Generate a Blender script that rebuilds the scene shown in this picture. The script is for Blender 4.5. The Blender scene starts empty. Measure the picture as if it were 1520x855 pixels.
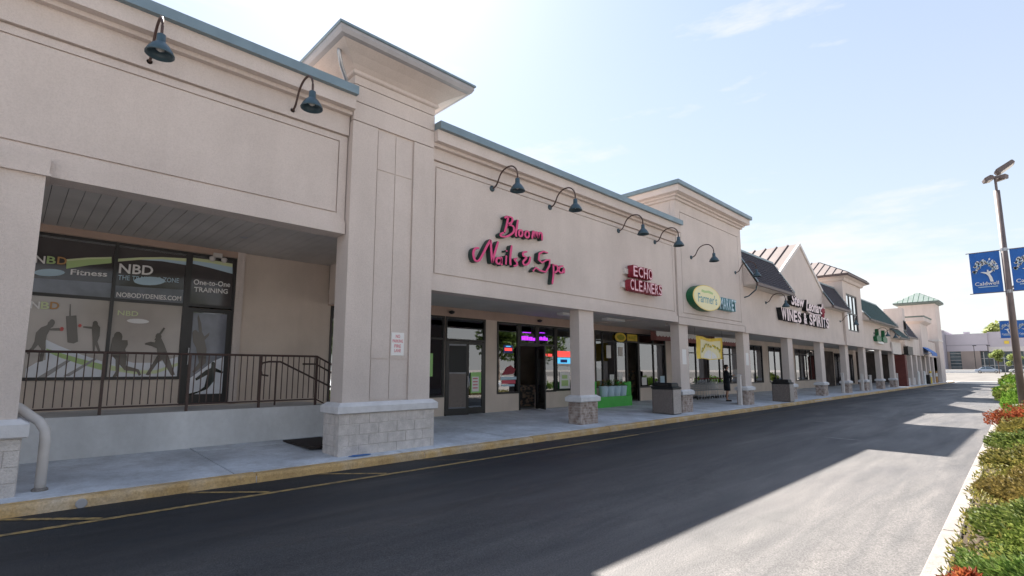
import bpy, math, random
from mathutils import Vector, Matrix
R = math.radians
random.seed(7)
scene = bpy.context.scene
col = scene.collection

# ------------------------------------------------------------------ camera
cam_d = bpy.data.cameras.new('camera'); cam = bpy.data.objects.new('camera', cam_d); col.objects.link(cam)
cam.location = (0, 0, 1.7); cam.rotation_euler = (R(97.25), 0, R(45.73))
cam_d.sensor_width = 36; cam_d.lens = 18.05; cam_d.shift_y = 0.0161
cam_d.clip_start = 0.05; cam_d.clip_end = 3000
scene.camera = cam

# ------------------------------------------------------------------ sky, sun, exposure
SUN = Vector((-.84, .42, 1)).normalized()
EL = math.asin(SUN.z); AZ = math.atan2(SUN.x, SUN.y)
w = bpy.data.worlds.new('World'); scene.world = w; w.use_nodes = True
wn, wl = w.node_tree.nodes, w.node_tree.links; wn.clear()
wo = wn.new('ShaderNodeOutputWorld'); bg = wn.new('ShaderNodeBackground'); bg.inputs[1].default_value = 0.0555
sky = wn.new('ShaderNodeTexSky'); sky.sky_type = 'NISHITA'; sky.sun_disc = False
sky.sun_elevation = EL; sky.sun_rotation = AZ; sky.air_density = 1.0; sky.dust_density = 0.4; sky.ozone_density = 1.0
tc = wn.new('ShaderNodeTexCoord'); mp = wn.new('ShaderNodeMapping'); mp.inputs['Scale'].default_value = (1.6, 1.6, 7.0)
ns = wn.new('ShaderNodeTexNoise'); ns.inputs['Scale'].default_value = 1.7; ns.inputs['Detail'].default_value = 9; ns.inputs['Roughness'].default_value = .62
cr = wn.new('ShaderNodeValToRGB'); cr.color_ramp.elements[0].position = .585; cr.color_ramp.elements[1].position = .76
sep = wn.new('ShaderNodeSeparateXYZ')
hr = wn.new('ShaderNodeMapRange'); hr.inputs[1].default_value = 0.42; hr.inputs[2].default_value = 0.06; hr.inputs[3].default_value = 0.0; hr.inputs[4].default_value = 1.0
lo = wn.new('ShaderNodeMath'); lo.operation = 'ADD'
mu = wn.new('ShaderNodeMath'); mu.operation = 'MULTIPLY'; mu.use_clamp = True
mix = wn.new('ShaderNodeMixRGB'); mix.inputs[2].default_value = (4.0, 3.97, 3.95, 1)
wl.new(tc.outputs['Generated'], mp.inputs[0]); wl.new(mp.outputs[0], ns.inputs['Vector']); wl.new(tc.outputs['Generated'], sep.inputs[0])
wl.new(sep.outputs[2], hr.inputs[0]); wl.new(ns.outputs['Fac'], lo.inputs[0])
hs = wn.new('ShaderNodeMath'); hs.operation = 'MULTIPLY'; hs.inputs[1].default_value = .25
wl.new(hr.outputs[0], hs.inputs[0]); wl.new(hs.outputs[0], lo.inputs[1]); wl.new(lo.outputs[0], cr.inputs[0])
wl.new(cr.outputs[0], mu.inputs[0]); mu.inputs[1].default_value = .85
veil = wn.new('ShaderNodeMixRGB'); veil.inputs[0].default_value = .38; veil.inputs[2].default_value = (3.05, 3.1, 3.1, 1)      # thin high haze, thicker towards the horizon
vr = wn.new('ShaderNodeMapRange'); vr.inputs[1].default_value = .02; vr.inputs[2].default_value = 1.0; vr.inputs[3].default_value = .80; vr.inputs[4].default_value = .20
wl.new(sep.outputs[2], vr.inputs[0]); wl.new(vr.outputs[0], veil.inputs[0])
hsv = wn.new('ShaderNodeHueSaturation'); hsv.inputs['Saturation'].default_value = 1.05; wl.new(sky.outputs[0], hsv.inputs['Color']); wl.new(hsv.outputs[0], veil.inputs[1]); wl.new(mu.outputs[0], mix.inputs[0]); wl.new(veil.outputs[0], mix.inputs[1]); wl.new(mix.outputs[0], bg.inputs[0]); wl.new(bg.outputs[0], wo.inputs[0])
sun_d = bpy.data.lights.new('sun', 'SUN'); sun = bpy.data.objects.new('sun', sun_d); col.objects.link(sun)
sun_d.energy = 4.4; sun_d.angle = R(.53); sun_d.color = (1, .93, .85)
sun.rotation_euler = SUN.to_track_quat('Z', 'Y').to_euler(); sun.location = (-40, 20, 60)
scene.view_settings.view_transform = 'Standard'; scene.view_settings.look = 'None'
scene.view_settings.exposure = 2.26; scene.view_settings.gamma = 1.0

# ------------------------------------------------------------------ materials
def mat(name, c, rough=.7, n=0.0, ns=4.0, c2=None, bump=0.0, bs=60.0, metal=0.0, spec=.4, emit=0, stretch=None, lo=.35, hi=.65, streak=0.0, grain=0.0, spots=0.0):
    m = bpy.data.materials.new(name); m.use_nodes = True
    N, L = m.node_tree.nodes, m.node_tree.links
    b = N['Principled BSDF']; b.inputs['Roughness'].default_value = rough; b.inputs['Metallic'].default_value = metal
    b.inputs['Specular IOR Level'].default_value = spec
    b.inputs['Base Color'].default_value = (*c, 1)
    g = N.new('ShaderNodeNewGeometry'); pos = g.outputs['Position']
    if stretch:
        mpn = N.new('ShaderNodeMapping'); mpn.inputs['Scale'].default_value = stretch; L.new(pos, mpn.inputs[0]); pos2 = mpn.outputs[0]
    else: pos2 = pos
    if n > 0 or c2:
        t = N.new('ShaderNodeTexNoise'); t.inputs['Scale'].default_value = ns; t.inputs['Detail'].default_value = 6; L.new(pos2, t.inputs['Vector'])
        r = N.new('ShaderNodeValToRGB'); r.color_ramp.elements[0].position = lo; r.color_ramp.elements[1].position = hi
        c2 = c2 or tuple(min(1, x*(1+n)) for x in c); c1 = tuple(x*(1-n) for x in c) if n else c
        r.color_ramp.elements[0].color = (*c1, 1); r.color_ramp.elements[1].color = (*c2, 1)
        L.new(t.outputs['Fac'], r.inputs[0]); L.new(r.outputs[0], b.inputs['Base Color'])
    def over(vec, sc, amt, det=5):
        t3 = N.new('ShaderNodeTexNoise'); t3.inputs['Scale'].default_value = sc; t3.inputs['Detail'].default_value = det; t3.inputs['Roughness'].default_value = .65; L.new(vec, t3.inputs['Vector'])
        r3 = N.new('ShaderNodeValToRGB'); r3.color_ramp.elements[0].position = .32; r3.color_ramp.elements[1].position = .60
        r3.color_ramp.elements[0].color = (1-amt, 1-amt*1.05, 1-amt*1.1, 1); r3.color_ramp.elements[1].color = (1, 1, 1, 1); L.new(t3.outputs['Fac'], r3.inputs[0])
        x3 = N.new('ShaderNodeMixRGB'); x3.blend_type = 'MULTIPLY'; x3.inputs[0].default_value = 1
        src = b.inputs['Base Color'].links[0].from_socket if b.inputs['Base Color'].links else None
        if src: L.new(src, x3.inputs[1])
        else: x3.inputs[1].default_value = (*c, 1)
        L.new(r3.outputs[0], x3.inputs[2]); L.new(x3.outputs[0], b.inputs['Base Color'])
    if streak:
        m3 = N.new('ShaderNodeMapping'); m3.inputs['Scale'].default_value = (.9, .9, .13); L.new(pos, m3.inputs[0]); over(m3.outputs[0], 2.3, streak)
    if spots: over(pos, 1.7, spots, 8); over(pos, 9, spots*.6, 4)
    if grain: over(pos, 38, grain, 3)
    if bump:
        t2 = N.new('ShaderNodeTexNoise'); t2.inputs['Scale'].default_value = bs; t2.inputs['Detail'].default_value = 4; L.new(pos, t2.inputs['Vector'])
        bp = N.new('ShaderNodeBump'); bp.inputs['Strength'].default_value = bump; bp.inputs['Distance'].default_value = .02
        L.new(t2.outputs['Fac'], bp.inputs['Height']); L.new(bp.outputs[0], b.inputs['Normal'])
    if emit:
        b.inputs['Emission Color'].default_value = (*c, 1); b.inputs['Emission Strength'].default_value = emit
    return m
def glass(name, tint, refl=1.0, ior=1.5):
    m = bpy.data.materials.new(name); m.use_nodes = True; N, L = m.node_tree.nodes, m.node_tree.links; N.clear()
    o = N.new('ShaderNodeOutputMaterial'); t = N.new('ShaderNodeBsdfTransparent'); t.inputs[0].default_value = (*tint, 1)
    g = N.new('ShaderNodeBsdfGlossy'); g.inputs['Roughness'].default_value = .015; g.inputs[0].default_value = (.95, .97, 1, 1)
    f = N.new('ShaderNodeFresnel'); f.inputs[0].default_value = ior
    mm = N.new('ShaderNodeMath'); mm.operation = 'MULTIPLY'; mm.inputs[1].default_value = refl; mm.use_clamp = True
    x = N.new('ShaderNodeMixShader'); L.new(f.outputs[0], mm.inputs[0]); L.new(mm.outputs[0], x.inputs[0]); L.new(t.outputs[0], x.inputs[1]); L.new(g.outputs[0], x.inputs[2]); L.new(x.outputs[0], o.inputs[0])
    return m
def leafmat(name, c1, c2, c3=None, tr=.35, sc=3.0):
    m = bpy.data.materials.new(name); m.use_nodes = True; N, L = m.node_tree.nodes, m.node_tree.links; N.clear()
    o = N.new('ShaderNodeOutputMaterial'); d = N.new('ShaderNodeBsdfPrincipled'); d.inputs['Roughness'].default_value = .6; d.inputs['Specular IOR Level'].default_value = .25
    t = N.new('ShaderNodeBsdfTranslucent'); x = N.new('ShaderNodeMixShader'); x.inputs[0].default_value = tr
    g = N.new('ShaderNodeNewGeometry'); r = N.new('ShaderNodeValToRGB'); r.color_ramp.elements[0].color = (*c1, 1); r.color_ramp.elements[1].color = (*c2, 1)
    if c3: e = r.color_ramp.elements.new(.82); e.color = (*c2, 1); r.color_ramp.elements[2].color = (*c3, 1)
    L.new(g.outputs['Random Per Island'], r.inputs[0])
    for s in (d.inputs['Base Color'], t.inputs[0]): L.new(r.outputs[0], s)
    L.new(d.outputs[0], x.inputs[1]); L.new(t.outputs[0], x.inputs[2]); L.new(x.outputs[0], o.inputs[0])
    return m

M = {}
M['stucco'] = mat('stucco', (.67, .59, .545), .9, .045, .7, bump=.6, bs=90, spec=.2, streak=.05, grain=.09, spots=.03)
M['stucco_far'] = mat('stucco_far', (.62, .55, .51), .9, .05, .7, spec=.2, streak=.08)
M['shopwall'] = mat('shop_wall_paint', (.66, .56, .48), .85, .05, 1.4, bump=.3, bs=90, spec=.25, streak=.06, grain=.05)
M['band'] = mat('header_band', (.44, .32, .26), .8, .06, 2)
M['cap'] = mat('blue_metal', (.19, .255, .29), .35, .08, 2.5, spec=.5, metal=.3)
M['soffit'] = mat('soffit_metal', (.60, .56, .52), .55, .10, 1.2, spec=.4)
M['ceil'] = mat('porch_ceiling', (.56, .54, .50), .8, .07, 1.0)
M['block'] = mat('split_block', (.66, .61, .58), .95, .10, 7, bump=1.0, bs=45, spec=.2, streak=.08, grain=.12)
M['mortar'] = mat('mortar', (.54, .50, .47), .95, .1, 12)
M['capstone'] = mat('cap_stone', (.64, .63, .64), .8, .07, 6, bump=.25, bs=70)
M['brownblock'] = mat('brown_block', (.27, .20, .17), .95, 0, 7, c2=(.56, .48, .44), bump=1.0, bs=60, spec=.2)
M['concrete'] = mat('walk_concrete', (.66, .695, .75), .8, .14, 1.0, grain=.10, spots=.22, bump=.25, bs=120, spec=.3)  # blue cast of the shade mixed into the grey concrete colour
M['ramp'] = mat('ramp_concrete', (.66, .66, .66), .8, .16, .8, bump=.2, bs=80, stretch=(1, 1.2, .35), spots=.10)
M['joint'] = mat('dark_joint', (.10, .095, .09), .95)
M['gutter'] = mat('kerb_concrete', (.235, .215, .20), .95, .16, 5, grain=.2, bump=.5, bs=60)
M['yellow'] = mat('worn_yellow_paint', (.66, .44, .20), .85, 0, 2.2, c2=(.68, .55, .40), bump=.6, bs=40, lo=.45, hi=.70, grain=.25, spots=.25)
M['frame'] = mat('bronze_frame', (.02, .018, .018), .4, spec=.5)
M['railing'] = mat('brown_rail', (.075, .045, .038), .5, .1, 8)
M['black'] = mat('black_paint', (.012, .013, .014), .5)
M['green_dark'] = mat('lamp_green', (.04, .075, .095), .4, .15, 12, spec=.5)
M['glass'] = glass('shop_glass', (.72, .75, .75), 1.3, 2.3)
M['darkglass'] = glass('dark_glass', (.42, .45, .46), 1.3, 2.3)
M['mirror'] = mat('reflective_glazing', (.85, .88, .92), .06, metal=1.0)
M['interior'] = mat('interior_wall', (.50, .44, .38), .9, .2, .9)
M['darkint'] = mat('interior_dark', (.06, .045, .04), .9, .35, 1.2)
M['floor'] = mat('shop_floor', (.42, .38, .34), .5, .1, 2)
M['blind'] = mat('blind', (.66, .62, .55), .8)
M['white'] = mat('white_paint', (.78, .78, .76), .6, .04, 4)
M['offwhite'] = mat('off_white', (.62, .58, .55), .7, .06, 5)
M['roofwhite'] = mat('pale_metal_roof', (.13, .105, .10), .75, .05, 2)
M['seam'] = mat('brown_seam', (.12, .09, .085), .5)
M['shingle'] = mat('dark_shingle', (.045, .042, .055), .9, .3, 9, bump=.5, bs=30)
M['gshingle'] = mat('green_shingle', (.025, .065, .065), .8, .25, 8, bump=.4, bs=30)
M['greenroof'] = mat('green_metal_roof', (.13, .17, .16), .6, .1, 2)
M['pink'] = mat('pink_face', (.70, .075, .22), .45, .05, 6)
M['dkgreen'] = mat('sign_return', (.02, .045, .04), .5)
M['red'] = mat('red_return', (.27, .025, .045), .5, .08, 5)
M['redface'] = mat('red_face', (.33, .04, .075), .5)
M['palepink'] = mat('pale_pink', (.80, .52, .58), .5)
M['signgreen'] = mat('sign_green', (.01, .12, .05), .45)
M['cream'] = mat('cream_face', (.80, .74, .45), .5)
M['yellowrim'] = mat('yellow_rim', (.80, .62, .22), .5)
M['teal'] = mat('teal_letter', (.14, .32, .36), .5)
M['bluewhite'] = mat('blue_white', (.50, .64, .74), .5)
M['pinkwhite'] = mat('pink_white', (.80, .66, .67), .5)
M['metal'] = mat('galvanised', (.42, .43, .45), .35, .1, 20, metal=.8)
M['pole'] = mat('pole_brown', (.15, .12, .115), .5, .1, 3)
M['bluebanner'] = mat('blue_banner', (.02, .13, .45), .6, .06, 4)
M['ban_yellow'] = mat('banner_yellow', (.80, .58, .08), .6, .1, 5)
M['ban_cream'] = mat('banner_cream', (.82, .76, .50), .6)
M['ban_green'] = mat('banner_green', (.36, .34, .04), .6, .3, 20)
M['crate'] = mat('bright_green', (.06, .45, .06), .45, .06, 3)
M['crate_dark'] = mat('mid_green', (.03, .22, .04), .5, .1, 3)
M['bin'] = mat('aggregate', (.20, .17, .155), .95, .28, 40, bump=.6, bs=90)
M['bin_pale'] = mat('aggregate_pale', (.45, .40, .37), .95, .18, 40, bump=.6, bs=90)
M['skin'] = mat('skin', (.50, .28, .19), .6)
M['hair'] = mat('dark_hair', (.02, .014, .012), .5)
M['navy'] = mat('dark_cloth', (.010, .013, .018), .85)
M['paper'] = mat('paper', (.78, .76, .74), .8)
M['papgreen'] = mat('green_poster', (.35, .62, .22), .7)
M['redtext'] = mat('red_print', (.62, .10, .14), .7)
M['neon_purple'] = mat('neon_purple', (.42, .03, .85), .5, emit=.38)
M['neon_red'] = mat('neon_red', (.80, .07, .06), .5, emit=.28)
M['neon_blue'] = mat('neon_blue', (.08, .42, .75), .5, emit=.28)
M['navyblue'] = mat('blue_sign', (.03, .06, .30), .5)
M['film'] = mat('window_film', (.45, .40, .37), .09, .06, 2, spec=.5)
M['filmlow'] = mat('film_pale', (.68, .70, .75), .09, .05, 2)
M['filmdark'] = mat('film_dark', (.075, .066, .066), .09, .1, 2, spec=.5)
M['filmgrey'] = mat('film_grey', (.19, .20, .235), .09, .15, 3)
M['sil'] = mat('film_silhouette', (.12, .105, .092), .09)
M['silshade'] = mat('film_silhouette_shade', (.30, .295, .30), .09)
M['silblack'] = mat('film_black', (.012, .016, .012), .09)
M['fgreen'] = mat('film_green', (.42, .56, .24), .5)
M['flime'] = mat('film_lime', (.62, .68, .40), .5)
M['fblue'] = mat('film_blue', (.45, .60, .70), .5)
M['forange'] = mat('film_orange', (.50, .27, .10), .5)
M['fwhite'] = mat('film_white', (.78, .76, .75), .5)
M['fglove'] = mat('film_red', (.55, .10, .09), .5)
M['redwall'] = mat('red_wall', (.13, .035, .03), .7, .1, 3)
M['awnred'] = mat('faded_red_awning', (.30, .13, .12), .8, .1, 6)
M['farwall'] = mat('far_lilac_wall', (.52, .48, .52), .9, .05, .3)
M['farbrown'] = mat('far_brown_wall', (.34, .28, .25), .9, .06, .5)
M['fargrey'] = mat('far_side_wall', (.36, .34, .38), .9)
M['farglass'] = mat('far_glass', (.05, .08, .10), .1, .3, .8, spec=.6)
M['mulch'] = mat('mulch', (.05, .035, .022), .95, .3, 8, bump=.8, bs=40)
M['bark'] = mat('bark', (.12, .085, .065), .9, .2, 6, bump=.6, bs=20)
M['bluepaint'] = mat('blue_paint', (.05, .16, .40), .7)
M['carsilver'] = mat('silver_car_paint', (.45, .50, .58), .3, metal=.4)
M['carwhite'] = mat('white_car_paint', (.75, .75, .75), .3)
M['carred'] = mat('dark_red_car_paint', (.22, .03, .03), .3)
M['cardark'] = mat('dark_car_paint', (.04, .045, .05), .3)
M['tyre'] = mat('tyre', (.02, .02, .02), .9)
M['rim'] = mat('rim', (.5, .5, .52), .3, metal=.8)
M['greytrim'] = mat('grey_trim', (.36, .35, .36), .5, .06, 4)
M['lampglass'] = mat('lamp_lens', (.6, .58, .54), .3)
M['terra'] = mat('produce_shelf', (.22, .10, .06), .8, .5, 6, lo=.3, hi=.7)
M['goods'] = mat('goods', (.10, .10, .10), .6, 0, 5, c2=(.55, .40, .28), lo=.45, hi=.6, stretch=(1, 1, 2.2))
M['drain'] = mat('drain_iron', (.03, .022, .02), .8)

def asphalt():
    m = bpy.data.materials.new('asphalt'); m.use_nodes = True; N, L = m.node_tree.nodes, m.node_tree.links; b = N['Principled BSDF']
    g = N.new('ShaderNodeNewGeometry'); pos = g.outputs['Position']
    def noise(sc, det, vec, dist=0):
        t = N.new('ShaderNodeTexNoise'); t.inputs['Scale'].default_value = sc; t.inputs['Detail'].default_value = det; t.inputs['Distortion'].default_value = dist; L.new(vec, t.inputs['Vector']); return t.outputs['Fac']
    def ramp(f, p0, p1, a, z):
        r = N.new('ShaderNodeValToRGB'); r.color_ramp.elements[0].position = p0; r.color_ramp.elements[1].position = p1
        r.color_ramp.elements[0].color = (*a, 1); r.color_ramp.elements[1].color = (*z, 1); L.new(f, r.inputs[0]); return r.outputs[0]
    def mul(a, bb, f=1):
        x = N.new('ShaderNodeMixRGB'); x.blend_type = 'MULTIPLY'; x.inputs[0].default_value = f; L.new(a, x.inputs[1]); L.new(bb, x.inputs[2]); return x.outputs[0]
    mpn = N.new('ShaderNodeMapping'); mpn.inputs['Scale'].default_value = (1.3, .22, 1); mpn.inputs['Rotation'].default_value = (0, 0, R(14)); L.new(pos, mpn.inputs[0])
    # building's shade painted in: dark bluish near the walk, paler towards the planting bed
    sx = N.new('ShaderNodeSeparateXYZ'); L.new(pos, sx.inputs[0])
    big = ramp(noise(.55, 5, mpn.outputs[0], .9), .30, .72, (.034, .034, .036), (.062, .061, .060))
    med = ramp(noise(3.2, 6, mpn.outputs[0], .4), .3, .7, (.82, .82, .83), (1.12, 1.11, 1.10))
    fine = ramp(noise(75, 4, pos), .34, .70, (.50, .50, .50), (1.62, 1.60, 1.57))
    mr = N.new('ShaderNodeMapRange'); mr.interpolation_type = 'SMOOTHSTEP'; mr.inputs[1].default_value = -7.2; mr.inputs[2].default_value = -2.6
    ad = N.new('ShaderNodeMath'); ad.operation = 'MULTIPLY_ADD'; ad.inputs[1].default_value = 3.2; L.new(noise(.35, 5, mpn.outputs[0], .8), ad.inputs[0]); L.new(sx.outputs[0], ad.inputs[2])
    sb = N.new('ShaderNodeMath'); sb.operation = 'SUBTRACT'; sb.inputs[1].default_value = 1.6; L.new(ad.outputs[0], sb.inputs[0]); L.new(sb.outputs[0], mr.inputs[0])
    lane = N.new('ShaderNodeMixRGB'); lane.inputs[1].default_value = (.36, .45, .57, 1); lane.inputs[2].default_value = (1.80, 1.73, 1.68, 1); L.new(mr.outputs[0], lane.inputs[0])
    mp3 = N.new('ShaderNodeMapping'); mp3.inputs['Scale'].default_value = (3.2, .30, 1); mp3.inputs['Rotation'].default_value = (0, 0, R(9)); L.new(pos, mp3.inputs[0])
    tyre = ramp(noise(.9, 7, mp3.outputs[0], 1.6), .34, .66, (.80, .83, .86), (1.13, 1.14, 1.15))
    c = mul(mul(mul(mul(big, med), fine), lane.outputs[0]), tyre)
    vo = N.new('ShaderNodeTexVoronoi'); vo.feature = 'DISTANCE_TO_EDGE'; vo.inputs['Scale'].default_value = .27
    wob = N.new('ShaderNodeMixRGB'); wob.inputs[0].default_value = .12; L.new(pos, wob.inputs[1]); tw = N.new('ShaderNodeTexNoise'); tw.inputs['Scale'].default_value = 1.4; tw.inputs['Detail'].default_value = 6; L.new(pos, tw.inputs['Vector']); sc2 = N.new('ShaderNodeVectorMath'); sc2.operation = 'SCALE'; sc2.inputs[3].default_value = 9; L.new(tw.outputs['Color'], sc2.inputs[0]); L.new(sc2.outputs[0], wob.inputs[2]); L.new(wob.outputs[0], vo.inputs['Vector'])
    crk = ramp(vo.outputs['Distance'], .0, .011, (.40, .40, .41), (1, 1, 1)); c = mul(c, crk, .28)
    spot = ramp(noise(1.1, 3, pos), .66, .74, (1, 1, 1), (.72, .72, .73)); c = mul(c, spot, .8)
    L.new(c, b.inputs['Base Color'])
    rr = ramp(noise(.8, 4, mpn.outputs[0], .8), .3, .7, (.50, .50, .50), (.72, .72, .72)); L.new(rr, b.inputs['Roughness'])
    b.inputs['Specular IOR Level'].default_value = .45
    bp = N.new('ShaderNodeBump'); bp.inputs['Strength'].default_value = .55; bp.inputs['Distance'].default_value = .01
    L.new(noise(110, 3, pos), bp.inputs['Height']); L.new(bp.outputs[0], b.inputs['Normal'])
    return m
M['asphalt'] = asphalt()
M['streetpave'] = mat('worn_street_asphalt', (.135, .128, .12), .9, .2, .5, grain=.2)
M['lot'] = mat('pale_bounce_paving', (.27, .25, .235), .9, .15, .4, bump=.3, bs=60)  # lot paving set extra pale so sunlight bounces onto the shaded facade
def linepaint(name, c, keep):
    m = bpy.data.materials.new(name); m.use_nodes = True; N, L = m.node_tree.nodes, m.node_tree.links; b = N['Principled BSDF']
    b.inputs['Roughness'].default_value = .75
    g = N.new('ShaderNodeNewGeometry'); t = N.new('ShaderNodeTexNoise'); t.inputs['Scale'].default_value = 9; t.inputs['Detail'].default_value = 8; t.inputs['Roughness'].default_value = .75
    L.new(g.outputs['Position'], t.inputs['Vector'])
    r = N.new('ShaderNodeValToRGB'); r.color_ramp.elements[0].position = keep-.12; r.color_ramp.elements[1].position = keep+.12
    r.color_ramp.elements[0].color = (*c, 1); r.color_ramp.elements[1].color = (.055, .052, .05, 1)
    L.new(t.outputs['Fac'], r.inputs[0]); L.new(r.outputs[0], b.inputs['Base Color']); return m
M['yline'] = linepaint('worn_yellow_line', (.40, .27, .10), .55)
M['yfaint'] = linepaint('faded_yellow_line', (.30, .21, .10), .42)
M['wline'] = linepaint('faded_white_line', (.34, .33, .33), .50)


MLEAF = {
 'green': leafmat('juniper_green', (.04, .09, .015), (.17, .25, .05), (.30, .36, .11)),
 'lime': leafmat('juniper_lime', (.045, .08, .015), (.20, .25, .055), (.34, .37, .12)),
 'olive': leafmat('juniper_olive', (.05, .06, .012), (.25, .23, .06), (.42, .33, .11)),
 'olive2': leafmat('juniper_sage', (.05, .09, .02), (.19, .24, .06), (.30, .31, .10)),
 'brown': leafmat('juniper_brown', (.08, .065, .02), (.27, .21, .06), (.38, .27, .09)),
 'gold': leafmat('juniper_gold', (.08, .08, .02), (.28, .24, .06), (.40, .30, .10)),
 'orange': leafmat('barberry_orange', (.16, .045, .02), (.42, .11, .05), (.45, .20, .07)),
 'boxl': leafmat('box_green', (.05, .12, .015), (.16, .27, .04), (.22, .33, .07)),
 'young': leafmat('young_leaf', (.14, .20, .05), (.34, .38, .12)),
 'far': leafmat('far_leaf', (.12, .16, .04), (.28, .30, .09)),
 'park': leafmat('park_leaf', (.03, .06, .012), (.10, .15, .03)),
 'potted': leafmat('potted_leaf', (.04, .10, .02), (.12, .2, .05), (.5, .12, .08)),
}
# ------------------------------------------------------------------ object helpers
OFF = {}
def reg(o, parent, off): OFF[o.name] = off; o.parent = parent
def thing(name, label, cat, loc=(0, 0, 0), group=None, kind=None):
    o = bpy.data.objects.new(name, None); o.empty_display_size = .2; col.objects.link(o); o.location = loc; OFF[o.name] = Vector(loc)
    o['label'] = label; o['category'] = cat
    if group: o['group'] = group
    if kind: o['kind'] = kind
    return o
def tag(o, label, cat, group=None):
    o['label'] = label; o['category'] = cat
    if group: o['group'] = group
    return o
def struct(o): o['kind'] = 'structure'; return o
def stuff(o): o['kind'] = 'stuff'; return o
def link(name, me, parent=None, loc=(0, 0, 0), label=None):
    """an object that shares mesh data; loc is relative to the parent"""
    o = bpy.data.objects.new(name, me); col.objects.link(o); o.location = loc
    if parent:
        o.parent = parent; OFF[o.name] = OFF[parent.name] + Vector(loc)
    else: OFF[o.name] = Vector(loc)
    if label: o['label'] = label
    return o
def copy_tree(o, parent=None):
    c = o.copy(); col.objects.link(c); c.parent = parent
    for ch in list(o.children): copy_tree(ch, c)
    return c
class G:
    def __init__(s): s.v = []; s.f = []
    def add(s, vs, fs):
        n = len(s.v); s.v += [tuple(v) for v in vs]; s.f += [tuple(i+n for i in f) for f in fs]; return s
    def box(s, x0, x1, y0, y1, z0, z1):
        return s.add([(x0, y0, z0), (x1, y0, z0), (x1, y1, z0), (x0, y1, z0), (x0, y0, z1), (x1, y0, z1), (x1, y1, z1), (x0, y1, z1)],
                     [(0, 3, 2, 1), (4, 5, 6, 7), (0, 1, 5, 4), (1, 2, 6, 5), (2, 3, 7, 6), (3, 0, 4, 7)])
    def hexa(s, p): return s.add(p, [(0, 3, 2, 1), (4, 5, 6, 7), (0, 1, 5, 4), (1, 2, 6, 5), (2, 3, 7, 6), (3, 0, 4, 7)])
    def prism(s, poly, axis, a, b):
        """poly in the two other axes (cyclic order kept), extruded from a to b along axis"""
        def P(u, v, t): return {'x': (t, u, v), 'y': (u, t, v), 'z': (u, v, t)}[axis]
        n = len(poly); vs = [P(u, v, a) for u, v in poly] + [P(u, v, b) for u, v in poly]
        fs = [tuple(range(n))[::-1], tuple(range(n, 2*n))] + [(i, (i+1) % n, (i+1) % n+n, i+n) for i in range(n)]
        return s.add(vs, fs)
    def loft(s, rings, cap=True, close=True):
        n = len(rings[0]); vs = [p for r in rings for p in r]; fs = []
        for k in range(len(rings)-1):
            for i in range(n if close else n-1):
                j = (i+1) % n; fs.append((k*n+i, k*n+j, (k+1)*n+j, (k+1)*n+i))
        if cap: fs += [tuple(range(n))[::-1], tuple(range((len(rings)-1)*n, len(rings)*n))]
        return s.add(vs, fs)
    def tube(s, path, r, n=8, cap=True):
        path = [Vector(p) for p in path]; rs = r if isinstance(r, (list, tuple)) else [r]*len(path); rings = []
        up = Vector((0, 0, 1))
        for i, p in enumerate(path):
            d = (path[min(i+1, len(path)-1)] - path[max(i-1, 0)]).normalized()
            a = d.cross(up if abs(d.z) < .95 else Vector((0, 1, 0))).normalized(); b = d.cross(a).normalized()
            rings.append([p + (a*math.cos(t*2*math.pi/n) + b*math.sin(t*2*math.pi/n))*rs[i] for t in range(n)])
        return s.loft(rings, cap)
    def lathe(s, c, prof, n=16, axis='z'):
        rings = []
        for r, h in prof:
            ring = []
            for t in range(n):
                a = t*2*math.pi/n; x, y = r*math.cos(a), r*math.sin(a)
                ring.append((c[0]+x, c[1]+y, c[2]+h) if axis == 'z' else (c[0]+h, c[1]+x, c[2]+y) if axis == 'x' else (c[0]+x, c[1]+h, c[2]+y))
            rings.append(ring)
        return s.loft(rings, True)
    def ico(s, c, r, sub=1):
        import bmesh
        bm = bmesh.new(); bmesh.ops.create_icosphere(bm, subdivisions=sub, radius=r); bm.verts.ensure_lookup_table()
        s.add([v.co+Vector(c) for v in bm.verts], [tuple(v.index for v in f.verts) for f in bm.faces]); bm.free(); return s
    def mesh(s, name, m, off=Vector((0, 0, 0)), smooth=False, bev=0):
        me = bpy.data.meshes.new(name); me.from_pydata([Vector(v)-off for v in s.v], [], s.f); me.update()
        for mm in (m if isinstance(m, (list, tuple)) else [m]): me.materials.append(M[mm] if isinstance(mm, str) else mm)
        if smooth:
            me.polygons.foreach_set('use_smooth', [True]*len(me.polygons))
        return me
    def obj(s, name, m, parent=None, label=None, smooth=False, fixn=False):
        off = OFF[parent.name] if parent else Vector((0, 0, 0))
        me = s.mesh(name, m, off, smooth)
        if fixn:
            import bmesh
            bm = bmesh.new(); bm.from_mesh(me); bmesh.ops.recalc_face_normals(bm, faces=bm.faces); bm.to_mesh(me); bm.free()
        o = bpy.data.objects.new(name, me); col.objects.link(o)
        if parent: o.parent = parent
        OFF[o.name] = off
        if label: o['label'] = label
        return o
def B(name, m, parent, *b, label=None): return G().box(*b).obj(name, m, parent, label)
def smooth_by_angle(o, deg=35):
    me = o.data
    me.polygons.foreach_set('use_smooth', [True]*len(me.polygons))
    try: me.set_sharp_from_angle(angle=R(deg))
    except Exception: pass
def bevel(o, w=.012, seg=2):
    md = o.modifiers.new('bevel', 'BEVEL'); md.width = w; md.segments = seg; md.limit_method = 'ANGLE'; return o
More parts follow.
